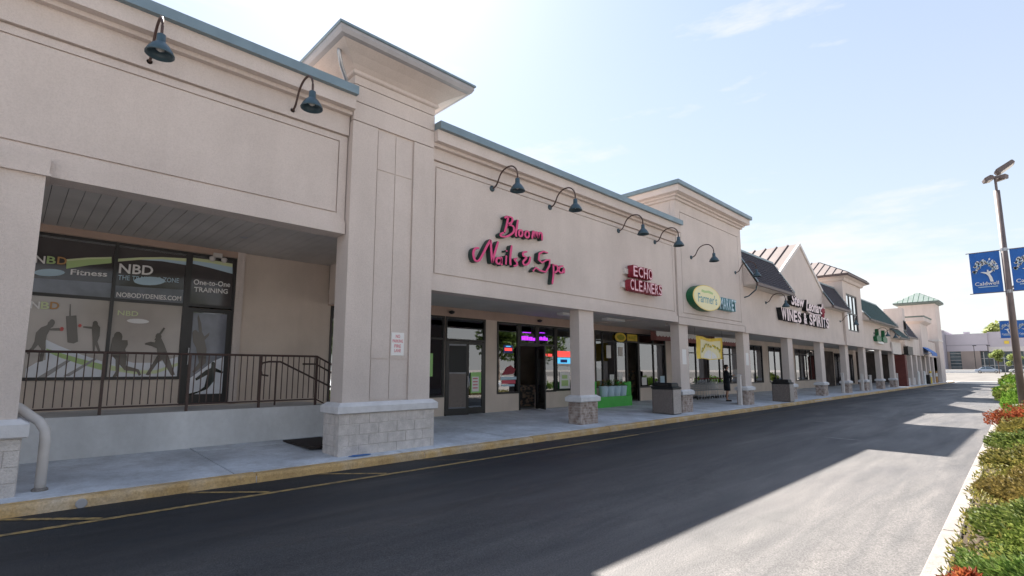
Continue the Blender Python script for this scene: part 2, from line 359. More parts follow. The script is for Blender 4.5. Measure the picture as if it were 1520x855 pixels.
def textmesh(body, size, ext=0.0, sx=1.0, shear=0.0, off=0.0, align='LEFT', space=1.0):
    cu = bpy.data.curves.new('text', 'FONT'); cu.body = body; cu.size = size; cu.extrude = ext; cu.shear = shear; cu.offset = off; cu.align_x = align; cu.space_character = space
    cu.resolution_u = 3
    o = bpy.data.objects.new('text', cu); col.objects.link(o)
    dg = bpy.context.evaluated_depsgraph_get(); me = bpy.data.meshes.new_from_object(o.evaluated_get(dg)); bpy.data.objects.remove(o)
    for v in me.vertices: v.co.x *= sx
    return me
FACE = Matrix(((0, 0, 1), (1, 0, 0), (0, 1, 0)))      # text x -> +Y, text y -> +Z, out of the face -> +X
FACEY = Matrix(((1, 0, 0), (0, 0, -1), (0, 1, 0)))    # text x -> +X, faces -Y
def text(name, body, pos, width, height, m, parent, ext=0.0, shear=0.0, off=0.0, face=FACE, label=None, skew=0.0):
    """text fitted to width x height with its lower left corner at pos (world)"""
    me = textmesh(body, 1.0, 0.0 if ext == 0 else 1.0, 1.0, shear, off)
    xs = [v.co.x for v in me.vertices]; ys = [v.co.y for v in me.vertices]
    x0, y0 = min(xs), min(ys); kx = width/max(1e-6, max(xs)-x0); ky = height/max(1e-6, max(ys)-y0)
    o0 = OFF[parent.name] if parent else Vector((0, 0, 0))
    for v in me.vertices:
        x = (v.co.x-x0)*kx; p = Vector((x, (v.co.y-y0)*ky + skew*x, v.co.z*ext/2)); v.co = face @ p + Vector(pos) - o0
    me.materials.clear(); me.materials.append(M[m])
    o = bpy.data.objects.new(name, me); col.objects.link(o); o.parent = parent; OFF[o.name] = o0
    if label: o['label'] = label
    return o
def flat(name, poly, x, m, parent, th=.003):
    """thin printed shape standing on a plane of constant X, poly in (Y,Z)"""
    return G().prism(poly, 'x', x-th, x).obj(name, m, parent)

# ------------------------------------------------------------------ the setting: ground, road, walk, kerbs, bed
def kx(y): return -.70 - .0243*y            # road face of the planting-bed kerb
far = 100.0
def gz(y): return 0 if y < far else min(1.0, (y-far)/70)
g = G(); xs = [-900, -60, -8.4, 1, 80, 900]; ys = [-600, -60, 0, 40, 100, 118, 135, 152, 170, 400, 1200]
vs = [(x, y, gz(y)-.02) for y in ys for x in xs]; n = len(xs)
g.add(vs, [(j*n+i, j*n+i+1, (j+1)*n+i+1, (j+1)*n+i) for j in range(len(ys)-1) for i in range(n-1)])
struct(g.obj('ground', 'lot'))
cs = G(); ys = [104, 118, 135, 152, 166]
vs = [(x, y, gz(y)-.004) for y in ys for x in (-120, 120)]
cs.add(vs, [(2*j, 2*j+1, 2*j+3, 2*j+2) for j in range(4)]); struct(cs.obj('cross_street', 'streetpave'))
g = G(); ys = [-14] + [i*6 for i in range(-2, 17)] + [99.9]
vs = []
for y in ys: vs += [(-8.5, y, .006), (-4.5, y, .02), (kx(y)+.05, y, .006)]
g.add(vs, [(j*3+i, j*3+i+1, (j+1)*3+i+1, (j+1)*3+i) for j in range(len(ys)-1) for i in range(2)])
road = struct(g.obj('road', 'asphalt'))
def rz(x, y):
    if x < -4.5: return .006 + .014*(x+8.5)/4
    return .02 - .014*(x+4.5)/(kx(y)+4.55)
def strip(name, m, a, b, wd):
    a = Vector(a); b = Vector(b); d = (b-a).normalized(); q = Vector((-d.y, d.x))*wd/2; nseg = max(1, int((b-a).length/3)); gg = G(); vs = []
    for i in range(nseg+1):
        p = a.lerp(b, i/nseg)
        for s in (q, -q): vs.append((p.x+s.x, p.y+s.y, rz(p.x+s.x, p.y+s.y)+.005))
    gg.add(vs, [(2*i, 2*i+1, 2*i+3, 2*i+2) for i in range(nseg)]); return gg.obj(name, m, road)
strip('painted_line', 'yline', (-7.62, -4), (-7.58, 12), .10)
strip('painted_line', 'yfaint', (-7.58, 12), (-7.55, 30), .10)
for k in range(9):
    y = .09 - 1.85 + k*1.85; strip('painted_line', 'yline' if k < 4 else 'yfaint', (-8.44, y), (-7.68, y+.82), .09)
for a, b in (((-4.0, 14.87), (-3.2, 14.82)), ((-4.9, 23.0), (-4.1, 22.8)), ((-5.6, 33), (-4.5, 32.9)), ((-5.4, 19.2), (-4.8, 19.15))): strip('painted_line', 'wline', a, b, .09)

# covered walk: slabs with open joints on a sub-base, rising gently to the shop fronts
def wz(x): return .15 + .14*(-8.62-x)/4.38
walk = struct(G().add([(-8.6, -14, .12), (-13.6, -14, .26), (-13.6, 92, .26), (-8.6, 92, .12)], [(0, 3, 2, 1)]).obj('pavement', 'joint'))
random.seed(3)
slabs = []
y = -6.2
while y < 91:
    for (xa, xb) in ((-8.636, -10.9), (-10.918, -13.5)):
        ya, yb = y+.011, y+2.926-.011; dz = random.uniform(-.004, .004)
        gg = G().hexa([(xb, ya, wz(xb)-.1), (xa, ya, wz(xa)-.1), (xa, yb, wz(xa)-.1), (xb, yb, wz(xb)-.1), (xb, ya, wz(xb)+dz), (xa, ya, wz(xa)+dz), (xa, yb, wz(xa)+dz), (xb, yb, wz(xb)+dz)])
        gg.obj('slab', 'concrete', walk)
    y += 2.926
kerb = struct(B('kerb', 'mortar', None, -8.61, -8.47, -14, 92, -.1, .10))
y = -6.3; k = 0
while y < 91:
    L = 3.05; dx = random.uniform(-.012, .012); dz = random.uniform(-.008, .006)
    prof = [(-8.622, -.05), (-8.452+dx, -.05), (-8.462+dx, .105+dz), (-8.49+dx, .138+dz), (-8.622, .146+dz)]
    bevel(G().prism(prof, 'y', y+.006, y+L-.006).obj('kerb_segment', 'yellow', kerb, fixn=True), .01, 1); y += L
G().lathe((-8.455, .80, .06), [(.055, 0), (.06, .008), (.05, .014)], 12, 'x').obj('kerb_plug', 'greytrim', kerb)
# planting bed and its kerb
bed = G(); vs = []
for y in [2+4*i for i in range(24)]: vs += [(kx(y)+.17, y, .10), (kx(y)+1.2, y, .17), (kx(y)+3.2, y, .10)]
bed.add(vs, [(j*3+i, j*3+i+1, (j+1)*3+i+1, (j+1)*3+i) for j in range(23) for i in range(2)]); struct(bed.obj('planting_bed', 'mulch'))
bk = G()
y = 2.0
bkerb = struct(G().hexa([(kx(0)+.02, 0, -.05), (kx(0)+.15, 0, -.05), (kx(95)+.15, 95, -.05), (kx(95)+.02, 95, -.05), (kx(0)+.02, 0, .08), (kx(0)+.15, 0, .08), (kx(95)+.15, 95, .08), (kx(95)+.02, 95, .08)]).obj('bed_kerb', 'mortar'))
while y < 94:
    L = 2.4; a, b = y+.008, y+L-.008; j = random.uniform(-.01, .01)
    h = G().hexa([(kx(a)+j, a, -.04), (kx(a)+.19, a, -.04), (kx(b)+.19, b, -.04), (kx(b)+j, b, -.04), (kx(a)+.02+j, a, .125), (kx(a)+.17, a, .13), (kx(b)+.17, b, .13), (kx(b)+.02+j, b, .125)])
    bevel(h.obj('kerb_segment', 'gutter', bkerb), .012, 1); y += L

# ------------------------------------------------------------------ building helpers
FX = -9.15      # face of the frieze
SX = -13.0      # face of the shop fronts
def hollow(root, Y0, Y1, zr, x0=-30.0):
    """roof deck, rear and floor of a wing so that no daylight leaks in"""
    B('roof_deck', 'farbrown', root, x0, -9.2, Y0, Y1, zr-.15, zr)
    B('rear_wall', 'stucco_far', root, x0-.2, x0, Y0, Y1, 0, zr)
    B('shop_floor', 'floor', root, -24, SX-.06, Y0, Y1, .10, .30)
    B('shop_rear_wall', 'interior', root, -18.2, -18, Y0, Y1, .3, 4.0)
    B('shop_ceiling', 'offwhite', root, -18, SX-.06, Y0, Y1, 3.72, 3.8)
def frieze(root, Y0, Y1, zb, beam=.24, pt=6.23, top=7.15, bandm='stucco'):
    B('parapet_wall', 'stucco', root, -9.5, FX-.035, Y0, Y1, zb+.03, top-.12)
    B('beam', 'stucco', root, -9.5, FX+.05, Y0, Y1, zb, zb+beam)
    G().box(-9.45, FX, Y0, Y1, zb+beam+.004, zb+beam+.14).box(-9.45, FX, Y0, Y1, pt+.025, pt+.135)\
       .box(-9.45, FX, Y0, Y0+.16, zb+beam+.14, pt+.025).box(-9.45, FX, Y1-.16, Y1, zb+beam+.14, pt+.025).obj('panel_border', 'stucco', root)
    B('frieze_panel', 'stucco', root, -9.45, FX, Y0+.185, Y1-.185, zb+beam+.165, pt)
    B('cornice_band', 'stucco', root, -9.45, FX+.05, Y0, Y1, pt+.16, top-.42)
    G().box(-9.45, FX+.16, Y0, Y1, top-.50, top-.43).box(-9.46, FX+.30, Y0, Y1, top-.43, top-.165).obj('cornice', 'stucco', root)
    B('cap_flashing', 'cap', root, -9.6, FX+.40, Y0, Y1, top-.17, top)
def shopwall(root, Y0, Y1, z0, z1, holes, m='shopwall', x=SX, th=.14):
    ys = sorted({Y0, Y1} | {h[0] for h in holes} | {h[1] for h in holes}); gg = G()
    for a, b in zip(ys, ys[1:]):
        if a < Y0-1e-6 or b > Y1+1e-6: continue
        hs = sorted([(h[2], h[3]) for h in holes if h[0] <= a+1e-6 and h[1] >= b-1e-6]); z = z0
        for p, q in hs:
            if p > z+1e-4: gg.box(x-th, x, a, b, z, p)
            z = max(z, q)
        if z1 > z+1e-4: gg.box(x-th, x, a, b, z, z1)
    return gg.obj('shop_wall', m, root)
def window(root, y0, y1, z0, z1, mull=(), trans=(), fm='frame', gm='glass', x=SX, t=.06, name='window'):
    f = G(); X0, X1 = x-.08, x+.025
    f.box(X0, X1, y0, y0+t, z0, z1).box(X0, X1, y1-t, y1, z0, z1).box(X0, X1, y0+t, y1-t, z0, z0+t).box(X0, X1, y0+t, y1-t, z1-t, z1)
    for ym in mull: f.box(X0, X1-.003, ym-t/2, ym+t/2, z0+t, z1-t)
    ys = [y0+t] + [q for ym in mull for q in (ym-t/2, ym+t/2)] + [y1-t]
    zs = [z0+t] + [q for zt in trans for q in (zt-t/2, zt+t/2)] + [z1-t]
    for zt in trans:
        for a, b in zip(ys[::2], ys[1::2]): f.box(X0, X1-.006, a, b, zt-t/2, zt+t/2)
    fr = f.obj(name, fm, root)
    for a, b in zip(ys[::2], ys[1::2]):
        for c, d in zip(zs[::2], zs[1::2]): B('pane', gm, fr, x-.03, x-.02, a-.005, b+.005, c-.005, d+.005)
    return fr
def door_leaf(root, hinge, wd, z0, z1, ang, x=SX, gm='glass', fm='frame', dirn=1, handle=True, kick=.2):
    """glazed leaf hinged at Y=hinge, opening outwards by ang degrees; dirn +1 leaf extends to +Y when closed"""
    a = R(ang); d = Vector((math.sin(a), dirn*math.cos(a), 0)); nrm = Vector((math.cos(a), -dirn*math.sin(a), 0)); o = Vector((x, hinge, 0)); fz = .09
    def bx(gg, s0, s1, za, zb, t=.022):
        P = []
        for z in (za, zb):
            for s, q in ((s0, -t), (s1, -t), (s1, t), (s0, t)): P.append(o + d*s + nrm*q + Vector((0, 0, z)))
        gg.hexa(P); return gg
    f = G(); bx(f, 0, fz, z0, z1); bx(f, wd-fz, wd, z0, z1); bx(f, fz, wd-fz, z0, z0+kick); bx(f, fz, wd-fz, z1-fz, z1)
    ob = f.obj('door', fm, root, fixn=True)
    bx(G(), fz-.004, wd-fz+.004, z0+kick-.004, z1-fz+.004, .005).obj('pane', gm, ob, fixn=True)
    if handle:
        hp = o + d*(wd-.05) + nrm*.06
        G().tube([hp+nrm*-.05+Vector((0, 0, z0+.85)), hp+Vector((0, 0, z0+.85)), hp+Vector((0, 0, z0+1.2)), hp+nrm*-.05+Vector((0, 0, z0+1.2))], .013, 6).obj('handle', 'metal', ob)
    return ob
def courses(gg, x0, x1, y0, y1, z0, z1, bl, bh, jo=.009, jit=.012):
    """small rough blocks on the four faces of a pier (real relief, joined)"""
    z = z0; k = 0
    while z < z1-.01:
        zt = min(z+bh, z1)-jo
        for (ax, fix, sgn, a, b) in (('x', x1, 1, y0, y1), ('y', y0, -1, x0, x1), ('y', y1, 1, x0, x1)):
            p = a - (bl/2 if k % 2 else 0)
            while p < b-.005:
                q0, q1 = max(p, a)+jo/2, min(p+bl, b)-jo/2
                if q1 > q0+.01:
                    d = random.uniform(.004, jit+.008)
                    if ax == 'x': gg.box(fix-.02, fix+d, q0, q1, z, zt)
                    elif sgn < 0: gg.box(q0, q1, fix-d, fix+.02, z, zt)
                    else: gg.box(q0, q1, fix-.02, fix+d, z, zt)
                p += bl
        z += bh; k += 1
def column(root, Y0, Y1, zt, capz=.93, base='brownblock', x1=-9.2, dep=.34, near=True):
    c = B('column', 'stucco', root, x1-dep, x1, Y0, Y1, capz, zt)
    zb = wz(x1)-.03; e = .05
    B('core', 'mortar', c, x1-dep-e, x1+e, Y0-e, Y1+e, zb, capz-.14)
    gg = G(); courses(gg, x1-dep-e, x1+e, Y0-e, Y1+e, zb, capz-.14, .13 if near else .2, .075 if near else .12); stuff(gg.obj('column_base', base, c))
    cp = G().loft([[(x1-dep-a, Y0-a, z), (x1+a, Y0-a, z), (x1+a, Y1+a, z), (x1-dep-a, Y1+a, z)] for a, z in ((.09, capz-.139), (.12, capz-.12), (.12, capz-.01), (.03, capz+.05))]).obj('base_cap', 'capstone', c)
    return c
def blockpier(root, x0, x1, y0, y1, z0, z1, bl=.40, bh=.195, capz=.9):
    B('pier_core', 'mortar', root, x0+.006, x1-.006, y0+.006, y1-.006, z0, z1); z = z0; k = 0
    while z < z1-.02:
        zt = min(z+bh, z1)-.006
        p = y0 - (bl/2 if k % 2 else 0)
        while p < y1-.01:
            q0, q1 = max(p, y0)+.003, min(p+bl, y1)-.003
            if q1 > q0+.02: bevel(B('block', 'block', root, x1-.1, x1+random.uniform(.0, .010), q0, q1, z, zt), .006, 1)
            p += bl
        p = x0 - (0 if k % 2 else bl/2)
        while p < x1-.11:
            q0, q1 = max(p, x0)+.003, min(p+bl, x1-.1)-.003
            if q1 > q0+.02:
                bevel(B('block', 'block', root, q0, q1, y0-random.uniform(0, .01), y0+.1, z, zt), .006, 1)
                bevel(B('block', 'block', root, q0, q1, y1-.1, y1+random.uniform(0, .01), z, zt), .006, 1)
            p += bl
        z += bh; k += 1
def ring(x0, x1, y0, y1, z): return [(x0, y0, z), (x1, y0, z), (x1, y1, z), (x0, y1, z)]

# ------------------------------------------------------------------ 1. fitness studio wing
A = thing('shop_building', 'beige stucco shop wing with raised railed porch and printed sports windows', 'building', (-11, 0, 0), 'sections of the shopping strip')
hollow(A, -8, 4.41, 6.7)
frieze(A, -8, 4.40, 4.28, .25, 6.10)
# porch ceiling of metal boards running in from the road
y = -6.0; k = 0
bm = G().box(-3.58/2, 3.58/2, 0, .186, -.02, 0).mesh('soffit_board', 'soffit')
while y < 5.85:
    link('soffit_board', bm, A, (-9.51-1.79+11, y, 4.46+random.uniform(-.002, .003)), None); y += .195
B('ceiling_void', 'black', A, -13.2, -9.4, -8, 5.9, 4.5, 4.55)
B('header_trim', 'band', A, SX-.1, SX+.05, -8, 3.72, 4.30, 4.44)
B('porch_end_wall', 'stucco', A, -12.9, -9.6, 5.87, 5.95, 3.4, 4.5)
PF = .95
wh = [(-1.2, .05, 1.50, 4.29), (.11, 1.36, 1.50, 4.29), (1.42, 2.66, 1.50, 4.29), (2.74, 3.62, PF, 4.29)]
shopwall(A, -8, 5.9, PF-.4, 4.47, [(-1.2, 2.68, 1.50, 4.29), (2.68, 3.64, PF, 4.29)])
B('wall_jamb', 'stucco', A, SX, SX+.07, 3.64, 3.80, PF, 4.46)
W1 = window(A, -1.2, 2.68, 1.50, 4.29, (.07, 1.39), (3.11,), gm='darkglass')
W2 = window(A, 2.68, 3.64, 3.09, 4.29, (), (), gm='darkglass')
D1 = door_leaf(A, 3.60, .86, PF+.02, 3.06, 0, x=SX-.01, dirn=-1, gm='darkglass')
G().box(SX-.08, SX+.02, 2.68, 2.738, PF, 3.09).box(SX-.08, SX+.02, 3.602, 3.64, PF, 3.09).obj('door_frame', 'frame', A)
for nm, (y0, y1, z0, z1), m_, pr in (('upper_film', (.10, 1.36, 3.14, 4.2), 'filmdark', W1), ('upper_film', (1.42, 2.62, 3.14, 4.2), 'filmdark', W1), ('lower_film', (.10, 1.36, 1.56, 3.08), 'film', W1), ('lower_film', (1.42, 2.62, 1.56, 3.08), 'film', W1),
                             ('upper_film', (2.74, 3.58, 3.15, 4.2), 'filmdark', W2), ('door_film', (2.83, 3.51, PF+.22, 2.96), 'filmgrey', D1)):
    flat(nm, [(y0, z0), (y1, z0), (y1, z1), (y0, z1)], SX-.012 if nm != 'door_film' else SX+.0, m_, pr)
for q0, q1 in ((.10, 1.36), (1.42, 2.62)): flat('grey_film', [(q0, 3.14), (q1, 3.14), (q1, 3.44), (q0, 3.40)], SX-.008, 'filmgrey', W1)
SIL={
 'boxer':[(0.506,2.621),(0.563,2.582),(0.547,2.51),(0.508,2.473),(0.624,2.491),(0.679,2.474),(0.671,2.437),(0.501,2.436),(0.471,2.336),(0.466,2.223),(0.476,2.111),(0.456,1.859),(0.405,1.845),(0.416,2.081),(0.367,2.163),(0.305,2.05),(0.241,1.98),(0.217,2.021),(0.28,2.105),(0.311,2.217),(0.317,2.384),(0.381,2.486),(0.461,2.533),(0.471,2.59)],
 'bag':[(0.713,2.722),(0.761,2.731),(0.751,2.958),(0.764,2.959),(0.782,2.733),(0.866,2.748),(0.93,2.241),(0.866,2.203),(0.777,2.22)],
 'boxer2':[(1.125,2.633),(1.183,2.642),(1.211,2.579),(1.245,2.536),(1.251,2.372),(1.226,2.252),(1.287,2.061),(1.254,2.045),(1.196,2.191),(1.196,2.044),(1.167,2.058),(1.147,2.278),(1.118,2.499),(0.986,2.515),(0.984,2.544),(1.121,2.543)],
 'sh1':[(0.371,1.528),(0.783,1.877),(0.86,1.878),(0.494,1.526)],
 'sh2':[(0.765,1.579),(1.205,1.926),(1.248,1.912),(0.856,1.578)],
 'foot':[(1.499,2.398),(1.57,2.423),(1.612,2.358),(1.61,2.297),(1.703,2.301),(1.715,2.209),(1.68,2.116),(1.716,1.965),(1.718,1.783),(1.937,1.707),(1.983,1.599),(1.947,1.575),(1.902,1.661),(1.7,1.692),(1.605,1.812),(1.6,1.572),(1.506,1.543),(1.557,1.662),(1.538,1.902),(1.43,2.05),(1.442,2.2),(1.456,2.336)],
 'bat':[(2.188,2.336),(2.28,2.362),(2.343,2.23),(2.427,2.009),(2.579,1.596),(2.512,1.58),(2.326,1.912),(2.25,1.848),(2.113,1.583),(2.06,1.599),(2.182,1.879),(2.239,2.006),(2.215,2.147),(2.12,2.191),(2.0,2.225),(2.011,2.257),(2.1,2.285),(2.167,2.272)],
 'club':[(2.157,2.328),(2.303,2.597),(2.332,2.576),(2.196,2.301)],
 'jump':[(2.84,2.511),(2.894,2.564),(2.97,2.518),(2.918,2.849),(2.934,2.918),(3.0,2.721),(3.027,2.538),(3.078,2.439),(3.177,2.528),(3.167,2.46),(3.09,2.356),(3.142,2.157),(3.147,1.857),(3.065,1.757),(2.929,1.626),(2.898,1.659),(3.015,1.856),(2.974,2.02),(2.934,2.184),(2.867,2.314)],
 'soc':[(3.266,1.858),(3.321,1.859),(3.35,1.741),(3.508,1.657),(3.495,1.616),(3.355,1.657),(3.338,1.457),(3.215,1.277),(2.96,1.17),(2.82,1.143),(2.818,1.175),(3.042,1.233),(3.153,1.328),(3.194,1.591),(2.983,1.462),(2.965,1.511),(3.158,1.691),(3.259,1.741)],
 'glove':[(0.643,2.472),(0.655,2.508),(0.683,2.512),(0.705,2.482),(0.693,2.438),(0.661,2.43)],
 'glove2':[(0.904,2.551),(0.919,2.584),(0.946,2.586),(0.962,2.558),(0.947,2.522),(0.92,2.52)],
 'green1':[(0.487,2.097),(0.729,2.004),(1.002,1.909),(1.331,1.81),(1.34,1.692),(1.01,1.802),(0.67,1.941),(0.492,2.041)],
 'white1':[(0.463,2.265),(0.652,2.159),(0.995,1.996),(1.326,1.869),(1.354,1.515),(0.242,1.502),(0.243,1.72),(0.365,1.83),(0.495,1.887)],
 'green2':[(1.45,1.796),(1.849,1.692),(2.235,1.692),(2.616,1.852),(2.621,1.788),(2.24,1.623),(1.855,1.616),(1.458,1.692)],
 'white2':[(1.461,1.96),(1.838,1.844),(2.224,1.848),(2.607,1.981),(2.64,1.515),(1.472,1.514)],
 'whited':[(2.797,1.465),(3.07,1.691),(3.294,1.892),(3.502,1.996),(3.558,1.117),(2.821,1.127)],
 'head_a':[(0.566,2.591),(0.561,2.554),(0.543,2.53),(0.518,2.529),(0.496,2.55),(0.486,2.586),(0.49,2.623),(0.508,2.646),(0.533,2.648),(0.555,2.627)],
 'head_b':[(1.204,2.608),(1.199,2.573),(1.181,2.551),(1.157,2.55),(1.136,2.57),(1.125,2.603),(1.13,2.638),(1.148,2.66),(1.172,2.662),(1.194,2.642)],
 'head_c':[(1.614,2.37),(1.605,2.31),(1.572,2.272),(1.529,2.27),(1.491,2.305),(1.473,2.364),(1.482,2.424),(1.514,2.462),(1.557,2.464),(1.595,2.429)],
 'head_d':[(2.28,2.4),(2.273,2.357),(2.248,2.329),(2.215,2.328),(2.187,2.353),(2.173,2.395),(2.18,2.439),(2.205,2.466),(2.238,2.468),(2.266,2.443)],
 'head_e':[(2.95,2.507),(2.943,2.466),(2.918,2.44),(2.886,2.438),(2.859,2.462),(2.846,2.502),(2.853,2.542),(2.877,2.569),(2.91,2.57),(2.937,2.547)],
 'head_f':[(3.334,1.832),(3.329,1.802),(3.31,1.784),(3.286,1.784),(3.265,1.802),(3.256,1.831),(3.262,1.861),(3.28,1.879),(3.304,1.879),(3.325,1.861)],
 'ug1':[(0.631,3.784),(0.943,3.871),(1.315,3.945),(1.323,3.85),(0.974,3.756),(0.643,3.639)],
 'uw1':[(0.628,3.823),(0.94,3.905),(1.313,3.974),(1.315,3.945),(0.943,3.871),(0.631,3.784)],
 'uy2':[(1.407,3.951),(1.78,4.038),(2.175,4.105),(2.62,4.146),(2.625,4.073),(2.178,4.059),(1.784,3.987),(1.412,3.892)],
 'ub2':[(1.784,3.987),(2.178,4.059),(2.625,4.073),(2.631,3.995),(2.181,4.016)],
 'uy3':[(2.686,4.179),(3.092,4.186),(3.55,4.161),(3.555,4.077),(3.097,4.111),(2.69,4.115)],
 'ub3':[(2.69,4.115),(3.097,4.111),(3.555,4.077),(3.565,3.921),(3.104,3.997),(2.695,4.052)],
 'el2':[(2.263,3.595),(2.244,3.557),(2.185,3.52),(2.095,3.49),(1.99,3.471),(1.884,3.465),(1.795,3.475),(1.735,3.496),(1.713,3.528),(1.73,3.564),(1.786,3.6),(1.872,3.631),(1.976,3.651),(2.083,3.657),(2.175,3.649),(2.239,3.627)],
 'el1':[(0.629,3.562),(0.614,3.532),(0.567,3.503),(0.497,3.478),(0.413,3.462),(0.33,3.457),(0.259,3.463),(0.211,3.479),(0.193,3.503),(0.207,3.532),(0.251,3.561),(0.319,3.585),(0.402,3.602),(0.486,3.608),(0.559,3.603),(0.609,3.587)],
}
fz = {'white1': ('film_ground', 'filmlow', -.006), 'white2': ('film_ground', 'filmlow', -.006), 'whited': ('film_ground', 'filmlow', .004), 'green1': ('film_band', 'fgreen', -.002), 'green2': ('film_band', 'flime', -.002),
      'sh1': ('silhouette_shadow', 'silshade', .001), 'sh2': ('silhouette_shadow', 'silshade', .001), 'soc': ('player_silhouette', 'silblack', .012), 'glove': ('red_glove', 'fglove', .008), 'glove2': ('red_glove', 'fglove', .008),
      'bag': ('punch_bag_silhouette', 'sil', .004), 'ug1': ('film_band', 'fgreen', -.004), 'uw1': ('film_band', 'flime', -.004), 'uy2': ('film_band', 'flime', -.004), 'ub2': ('film_band', 'fblue', -.004), 'uy3': ('film_band', 'flime', -.004), 'ub3': ('film_band', 'fblue', -.004),
      'el1': ('film_oval', 'fblue', -.001), 'el2': ('film_oval', 'fblue', -.001)}
for k, poly in SIL.items():
    nm, m_, dx = fz.get(k, ('player_silhouette', 'sil', .004)); pr = W2 if k in ('uy3', 'ub3') else D1 if k in ('whited', 'jump', 'soc') else W1
    if k in ('jump',): dx = .009
    if k.startswith('head'): dx += .0012
    if k in ('head_e', 'head_f'): pr, dx = D1, .0102 if k == 'head_e' else .0132
    if k == 'head_f': m_ = 'silblack'
    if k == 'club': nm, dx = 'bat_silhouette', .0085
    flat(nm, [(max(p, .105), z) for p, z in poly], SX+dx, m_, pr, .002)
tx = SX+.003
text('lettering', 'NBD', (tx, 1.45, 3.66), .58, .20, 'fwhite', W1, skew=.05, off=.02)
text('lettering', 'THE TRAINING ZONE', (tx+.002, 1.45, 3.52), 1.06, .10, 'fblue', W1, skew=.06)
text('lettering', 'NOBODYDENIES.COM', (tx, 1.45, 3.17), 1.13, .10, 'fwhite', W1, off=.02, skew=.02)
text('lettering', 'N', (tx, .19, 3.69), .14, .145, 'fwhite', W1, off=.02); text('lettering', 'B', (tx, .35, 3.70), .13, .145, 'fgreen', W1, off=.02); text('lettering', 'D', (tx, .50, 3.71), .14, .145, 'forange', W1, off=.02)
text('lettering', 'Fitness', (tx, .71, 3.53), .56, .11, 'fwhite', W1, off=.02, skew=.05)
text('lettering', 'One-to-One', (tx, 2.79, 3.58), .74, .12, 'fwhite', W2, off=.015, skew=.03); text('lettering', 'TRAINING', (tx, 2.81, 3.42), .68, .11, 'fwhite', W2, off=.02, skew=.03)
text('lettering', 'N', (tx, .20, 2.83), .13, .14, 'fwhite', W1, off=.02); text('lettering', 'B', (tx, .34, 2.83), .12, .14, 'flime', W1, off=.02); text('lettering', 'D', (tx, .47, 2.84), .13, .14, 'forange', W1, off=.02)
flat('film_oval', [(1.85+.19*math.cos(t*.4), 2.70+.05*math.sin(t*.4)) for t in range(16)], tx, 'fwhite', W1); text('lettering', 'NBD', (tx, 1.50, 2.80), .34, .10, 'flime', W1, off=.01)
# porch platform with steps down beyond the tower
pl = G().box(-13.0, -11.35, -8, 5.3, .05, PF-.03).obj('porch_platform', 'ramp', A)
for i in range(4): B('step', 'ramp', A, -12.98, -11.37, 5.3+i*.3, 5.6+i*.3, .05, PF-.03-.16*(i+1))
# left pier
B('pier_shaft', 'stucco', A, -9.46, -8.98, -1.85, .14, 1.04, 4.24)
G().box(-9.48, -8.93, -1.9, .19, 4.24, 4.275).box(-9.48, -8.96, -1.9, .17, 4.28, 4.50).obj('pier_head', 'stucco', A)
blockpier(A, -9.52, -8.9, -1.95, .20, wz(-8.9)-.03, .86)
G().loft([ring(-9.52-a, -8.9+a, -1.95-a, .20+a, z) for a, z in ((.035, .862), (.06, .88), (.06, 1.03), (-.03, 1.09))]).obj('pier_cap', 'capstone', A)
dn = [(-9.38, .10, 1.24), (-9.36, .14, 1.22), (-9.28, .24, 1.13), (-9.18, .36, 1.03), (-9.12, .42, .92), (-9.11, .43, .80), (-9.11, .43, .16)]
G().tube(dn, .058, 12).obj('downspout', 'offwhite', A, smooth=True); G().lathe((-9.11, .43, .15), [(.085, 0), (.085, .035), (.07, .05)], 14).obj('drain_collar', 'gutter', A)
G().lathe((-11.4, 3.3, 4.455), [(.09, -.015), (.10, -.01), (.10, 0)], 14).obj('recessed_light', 'metal', A)

# emergency light over the studio door
e = thing('emergency_light', 'small twin headed emergency lamp above the fitness studio door', 'lamp', (SX+.06, 3.20, 4.27))
B('housing', 'offwhite', e, SX+.03, SX+.11, 3.12, 3.30, 4.24, 4.34)
for s in (-1, 1): G().lathe((SX+.15, 3.21+s*.12, 4.19), [(.03, -.06), (.06, -.02), (.065, .03), (.03, .05)], 12).obj('lamp_head', 'offwhite', e, smooth=True)

# railing along the porch edge
r_ = thing('railing', 'brown metal railing with thin balusters along the raised porch', 'railing', (-11.45, 1, PF))
RX = -11.45; rt, rb = 2.0, PF+.10
G().tube([(RX, -4, rt), (RX, 5.0, rt), (RX, 6.2, rt-.62)], .022, 8).obj('top_rail', 'railing', r_); G().tube([(RX, -4, rb), (RX, 5.0, rb), (RX, 6.2, rb-.62)], .017, 6).obj('bottom_rail', 'railing', r_)
pm = G().box(-.022, .022, -.022, .022, -1.08, 0).mesh('post', 'railing'); bmh = G().box(-.008, .008, -.008, .008, -.92, 0).mesh('baluster', 'railing')
for yy in (-2.7, -1.4, -.1, 1.2, 2.5, 3.8, 5.0): link('post', pm, r_, (0, yy-1, rt-PF))
yy = -3.9
while yy < 6.1:
    if min(abs(yy-q) for q in (-2.7, -1.4, -.1, 1.2, 2.5, 3.8, 5.0)) > .03: link('baluster', bmh, r_, (0, yy-1, rt-PF-max(0, yy-5)*.517))
    yy += .118
h_ = thing('handrail', 'brown tubular stair handrail with looped end on the porch', 'railing', (-12.1, 4.4, PF))
hx = -12.0
G().tube([(hx, 4.15, PF+.62), (hx, 4.02, PF+.64), (hx, 3.98, PF+.78), (hx, 4.02, PF+.90), (hx, 4.15, PF+.93), (hx, 4.4, PF+.93), (hx, 5.9, PF+.20)], .021, 8).obj('rail', 'railing', h_, smooth=True)
G().tube([(hx, 4.32, PF-.03), (hx, 4.32, PF+.93)], .021, 8).obj('post', 'railing', h_)
